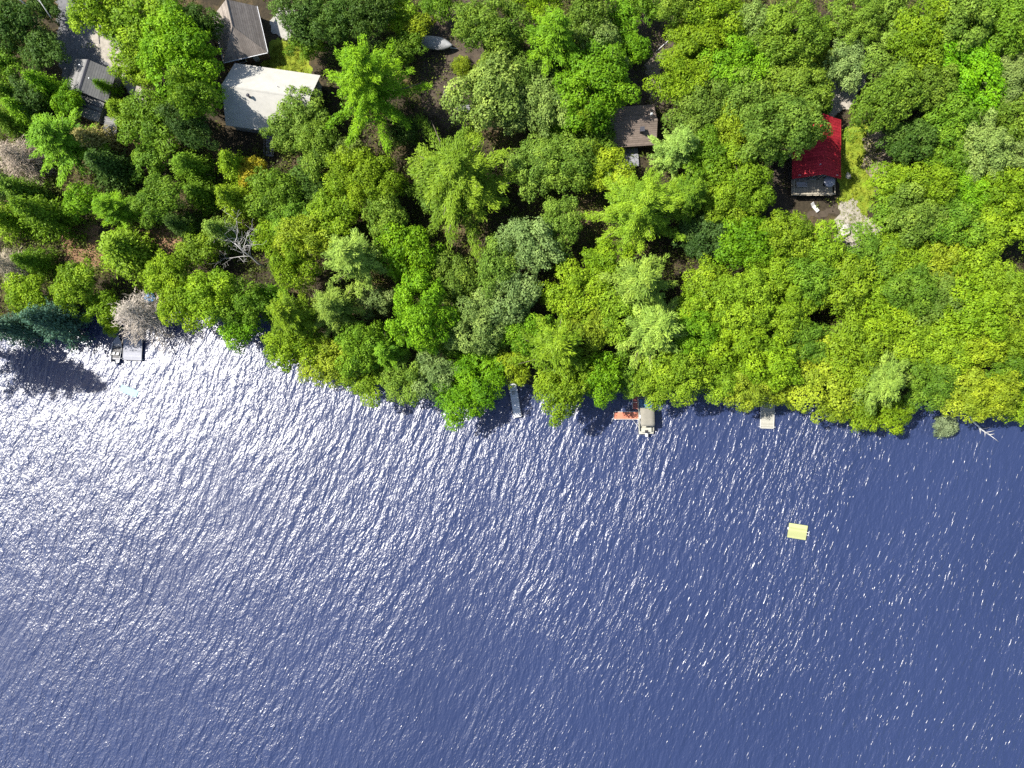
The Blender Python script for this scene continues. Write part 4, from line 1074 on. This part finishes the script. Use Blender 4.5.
m = MB(); m.slab([(.9,-.72,.74),(1.75,-.33,.76),(2.1,-.05,.77),(2.1,.05,.77),(1.75,.33,.76),(.9,.72,.74)],.05); m.build('foredeck', M['alu'], mb_)
MB().box((-.55,0,.53),(1.9,1.22,.05)).build('cockpit_floor', M['black'], mb_)
for x_, y_ in ((-.75,-.32),(-.75,.32)):
    st_ = MB().box((x_,y_,.72),(.42,.42,.1),bevel=.03).build('seat', M['trim'], mb_); MB().box((x_+.0-.22,y_,.92),(.08,.42,.36),bevel=.02).build('backrest', M['trim'], st_)
MB().box((.25,0,.8),(.12,1.1,.3),ry=-.4).build('windscreen', M['glass'], mb_)
m = MB(); m.box((-2.35,0,.85),(.42,.34,.42),bevel=.1); mo = m.build('outboard_motor', M['motor'], mb_); MB().box((-2.42,0,.25),(.14,.12,.9)).build('shaft', M['black'], mo)
# raft
a = Vector((*P(797.5,531.5,.4),0)); rf_ = empty('swim_raft', a[:], math.radians(-9)); tag(rf_, 'pale yellow swim raft floating alone far out on the lake', 'raft')
MB().box((0,0,.42),(2.95,2.3,.08),bevel=.02).build('boards', M['yellowraft'], rf_)
m = MB()
for s in (-1,1): m.box((s*1.505,0,.36),(.06,2.3,.2)); m.box((0,s*1.18,.36),(3.07,.06,.2))
m.build('frame', M['yellowraft'], rf_)
for x_, y_ in ((-1,-.75),(-1,.75),(1,-.75),(1,.75)):
    m = MB(); m.cyl((x_,y_-.4,.06),(x_,y_+.4,.06),.27,.27,14); m.build('float', M['float'], rf_)
m = MB()
for s in (-.22,.22): m.tube([(1.5,s-.1,.5),(1.75,s-.1,.95),(1.95,s-.1,.6),(1.98,s-.1,-.9)],[.03]*4,8)
for zz in (-.5,-.1,.25): m.cyl((1.98,-.32,zz),(1.98,.12,zz),.025)
m.build('ladder', M['steel'], rf_)
m = MB(); m.box((-1.62,.3,.38),(.2,.4,.14),bevel=.04); m.build('bumper', M['trim'], rf_)
# aqua mat
x, y = P(129,391,.1); o = MB().box((0,0,0),(3.0,1.15,.09),bevel=.04).build('swim_mat', M['aqua'], None, loc=(x,y,.05), rz=math.radians(-22)); tag(o, 'pale aqua foam mat floating below the square platform dock', 'mat')
# fallen birch in the water
x, y = P(972,421,.3); fb = empty('fallen_birch', (x,y,.25)); tag(fb, 'bare white birch fallen into the water at the right shore', 'tree')
m = MB(); e = Vector((*P(992,437,0),0))-Vector((x,y,0)); A = Vector((-.8,1.0,.6)); m.tube([A, Vector((0,0,.15)), e*.45+Vector((.15,-.3,.05)), e+Vector((0,0,-.35))],[.19,.17,.12,.04],8); m.build('trunk', M['birch'], fb, smooth=True)
rr = random.Random(4)
for k in range(9):
    t = .3+.07*k; q = e*t+Vector((.1,-.15,.02)); dd = Vector((rr.uniform(-.2,1.1), rr.uniform(-.9,.5), rr.uniform(-.12,.25)))*1.3
    m = MB(); m.tube([q, q+dd*.5+Vector((0,0,.08)), q+dd],[.06,.04,.014],5); m.build('branch', M['birch'], fb, smooth=True)

# ------------------------------------------------------------------ light, sky, camera
SUN_EL = math.radians(52.5); sv = Vector((-.955,.295)).normalized()
to_sun = Vector((sv.x*math.cos(SUN_EL), sv.y*math.cos(SUN_EL), math.sin(SUN_EL)))
sl = bpy.data.lights.new('sun','SUN'); sl.energy = 5.0; sl.angle = math.radians(.5); sl.color = (1,.95,.86)
so = bpy.data.objects.new('sun', sl); C.objects.link(so); so.rotation_euler = to_sun.to_track_quat('Z','Y').to_euler(); so.location = (0,0,60)
w = bpy.data.worlds.new('World'); scene.world = w; w.use_nodes = True
nt = w.node_tree; bg = nt.nodes['Background']; sk = nt.nodes.new('ShaderNodeTexSky'); sk.sky_type = 'NISHITA'; sk.sun_disc = False
sk.sun_elevation = SUN_EL; sk.sun_rotation = math.atan2(to_sun.x, to_sun.y); nt.links.new(sk.outputs[0], bg.inputs['Color']); bg.inputs['Strength'].default_value = .09
cam = bpy.data.cameras.new('camera'); cam.sensor_width = 36; cam.lens = 36*F/1024; cam.clip_end = 5000; cam.clip_start = 1
co = bpy.data.objects.new('camera', cam); C.objects.link(co); co.location = (0,0,H); co.rotation_euler = (0,0,0); scene.camera = co
vs = scene.view_settings; vs.view_transform = 'Standard'; vs.look = 'None'; vs.gamma = 1; vs.use_curve_mapping = False; vs.exposure = 1.35
scene.cycles.use_denoising = False
scene.cycles.max_bounces = 6; scene.cycles.transparent_max_bounces = 4; scene.cycles.diffuse_bounces = 3; scene.cycles.sample_clamp_indirect = 6
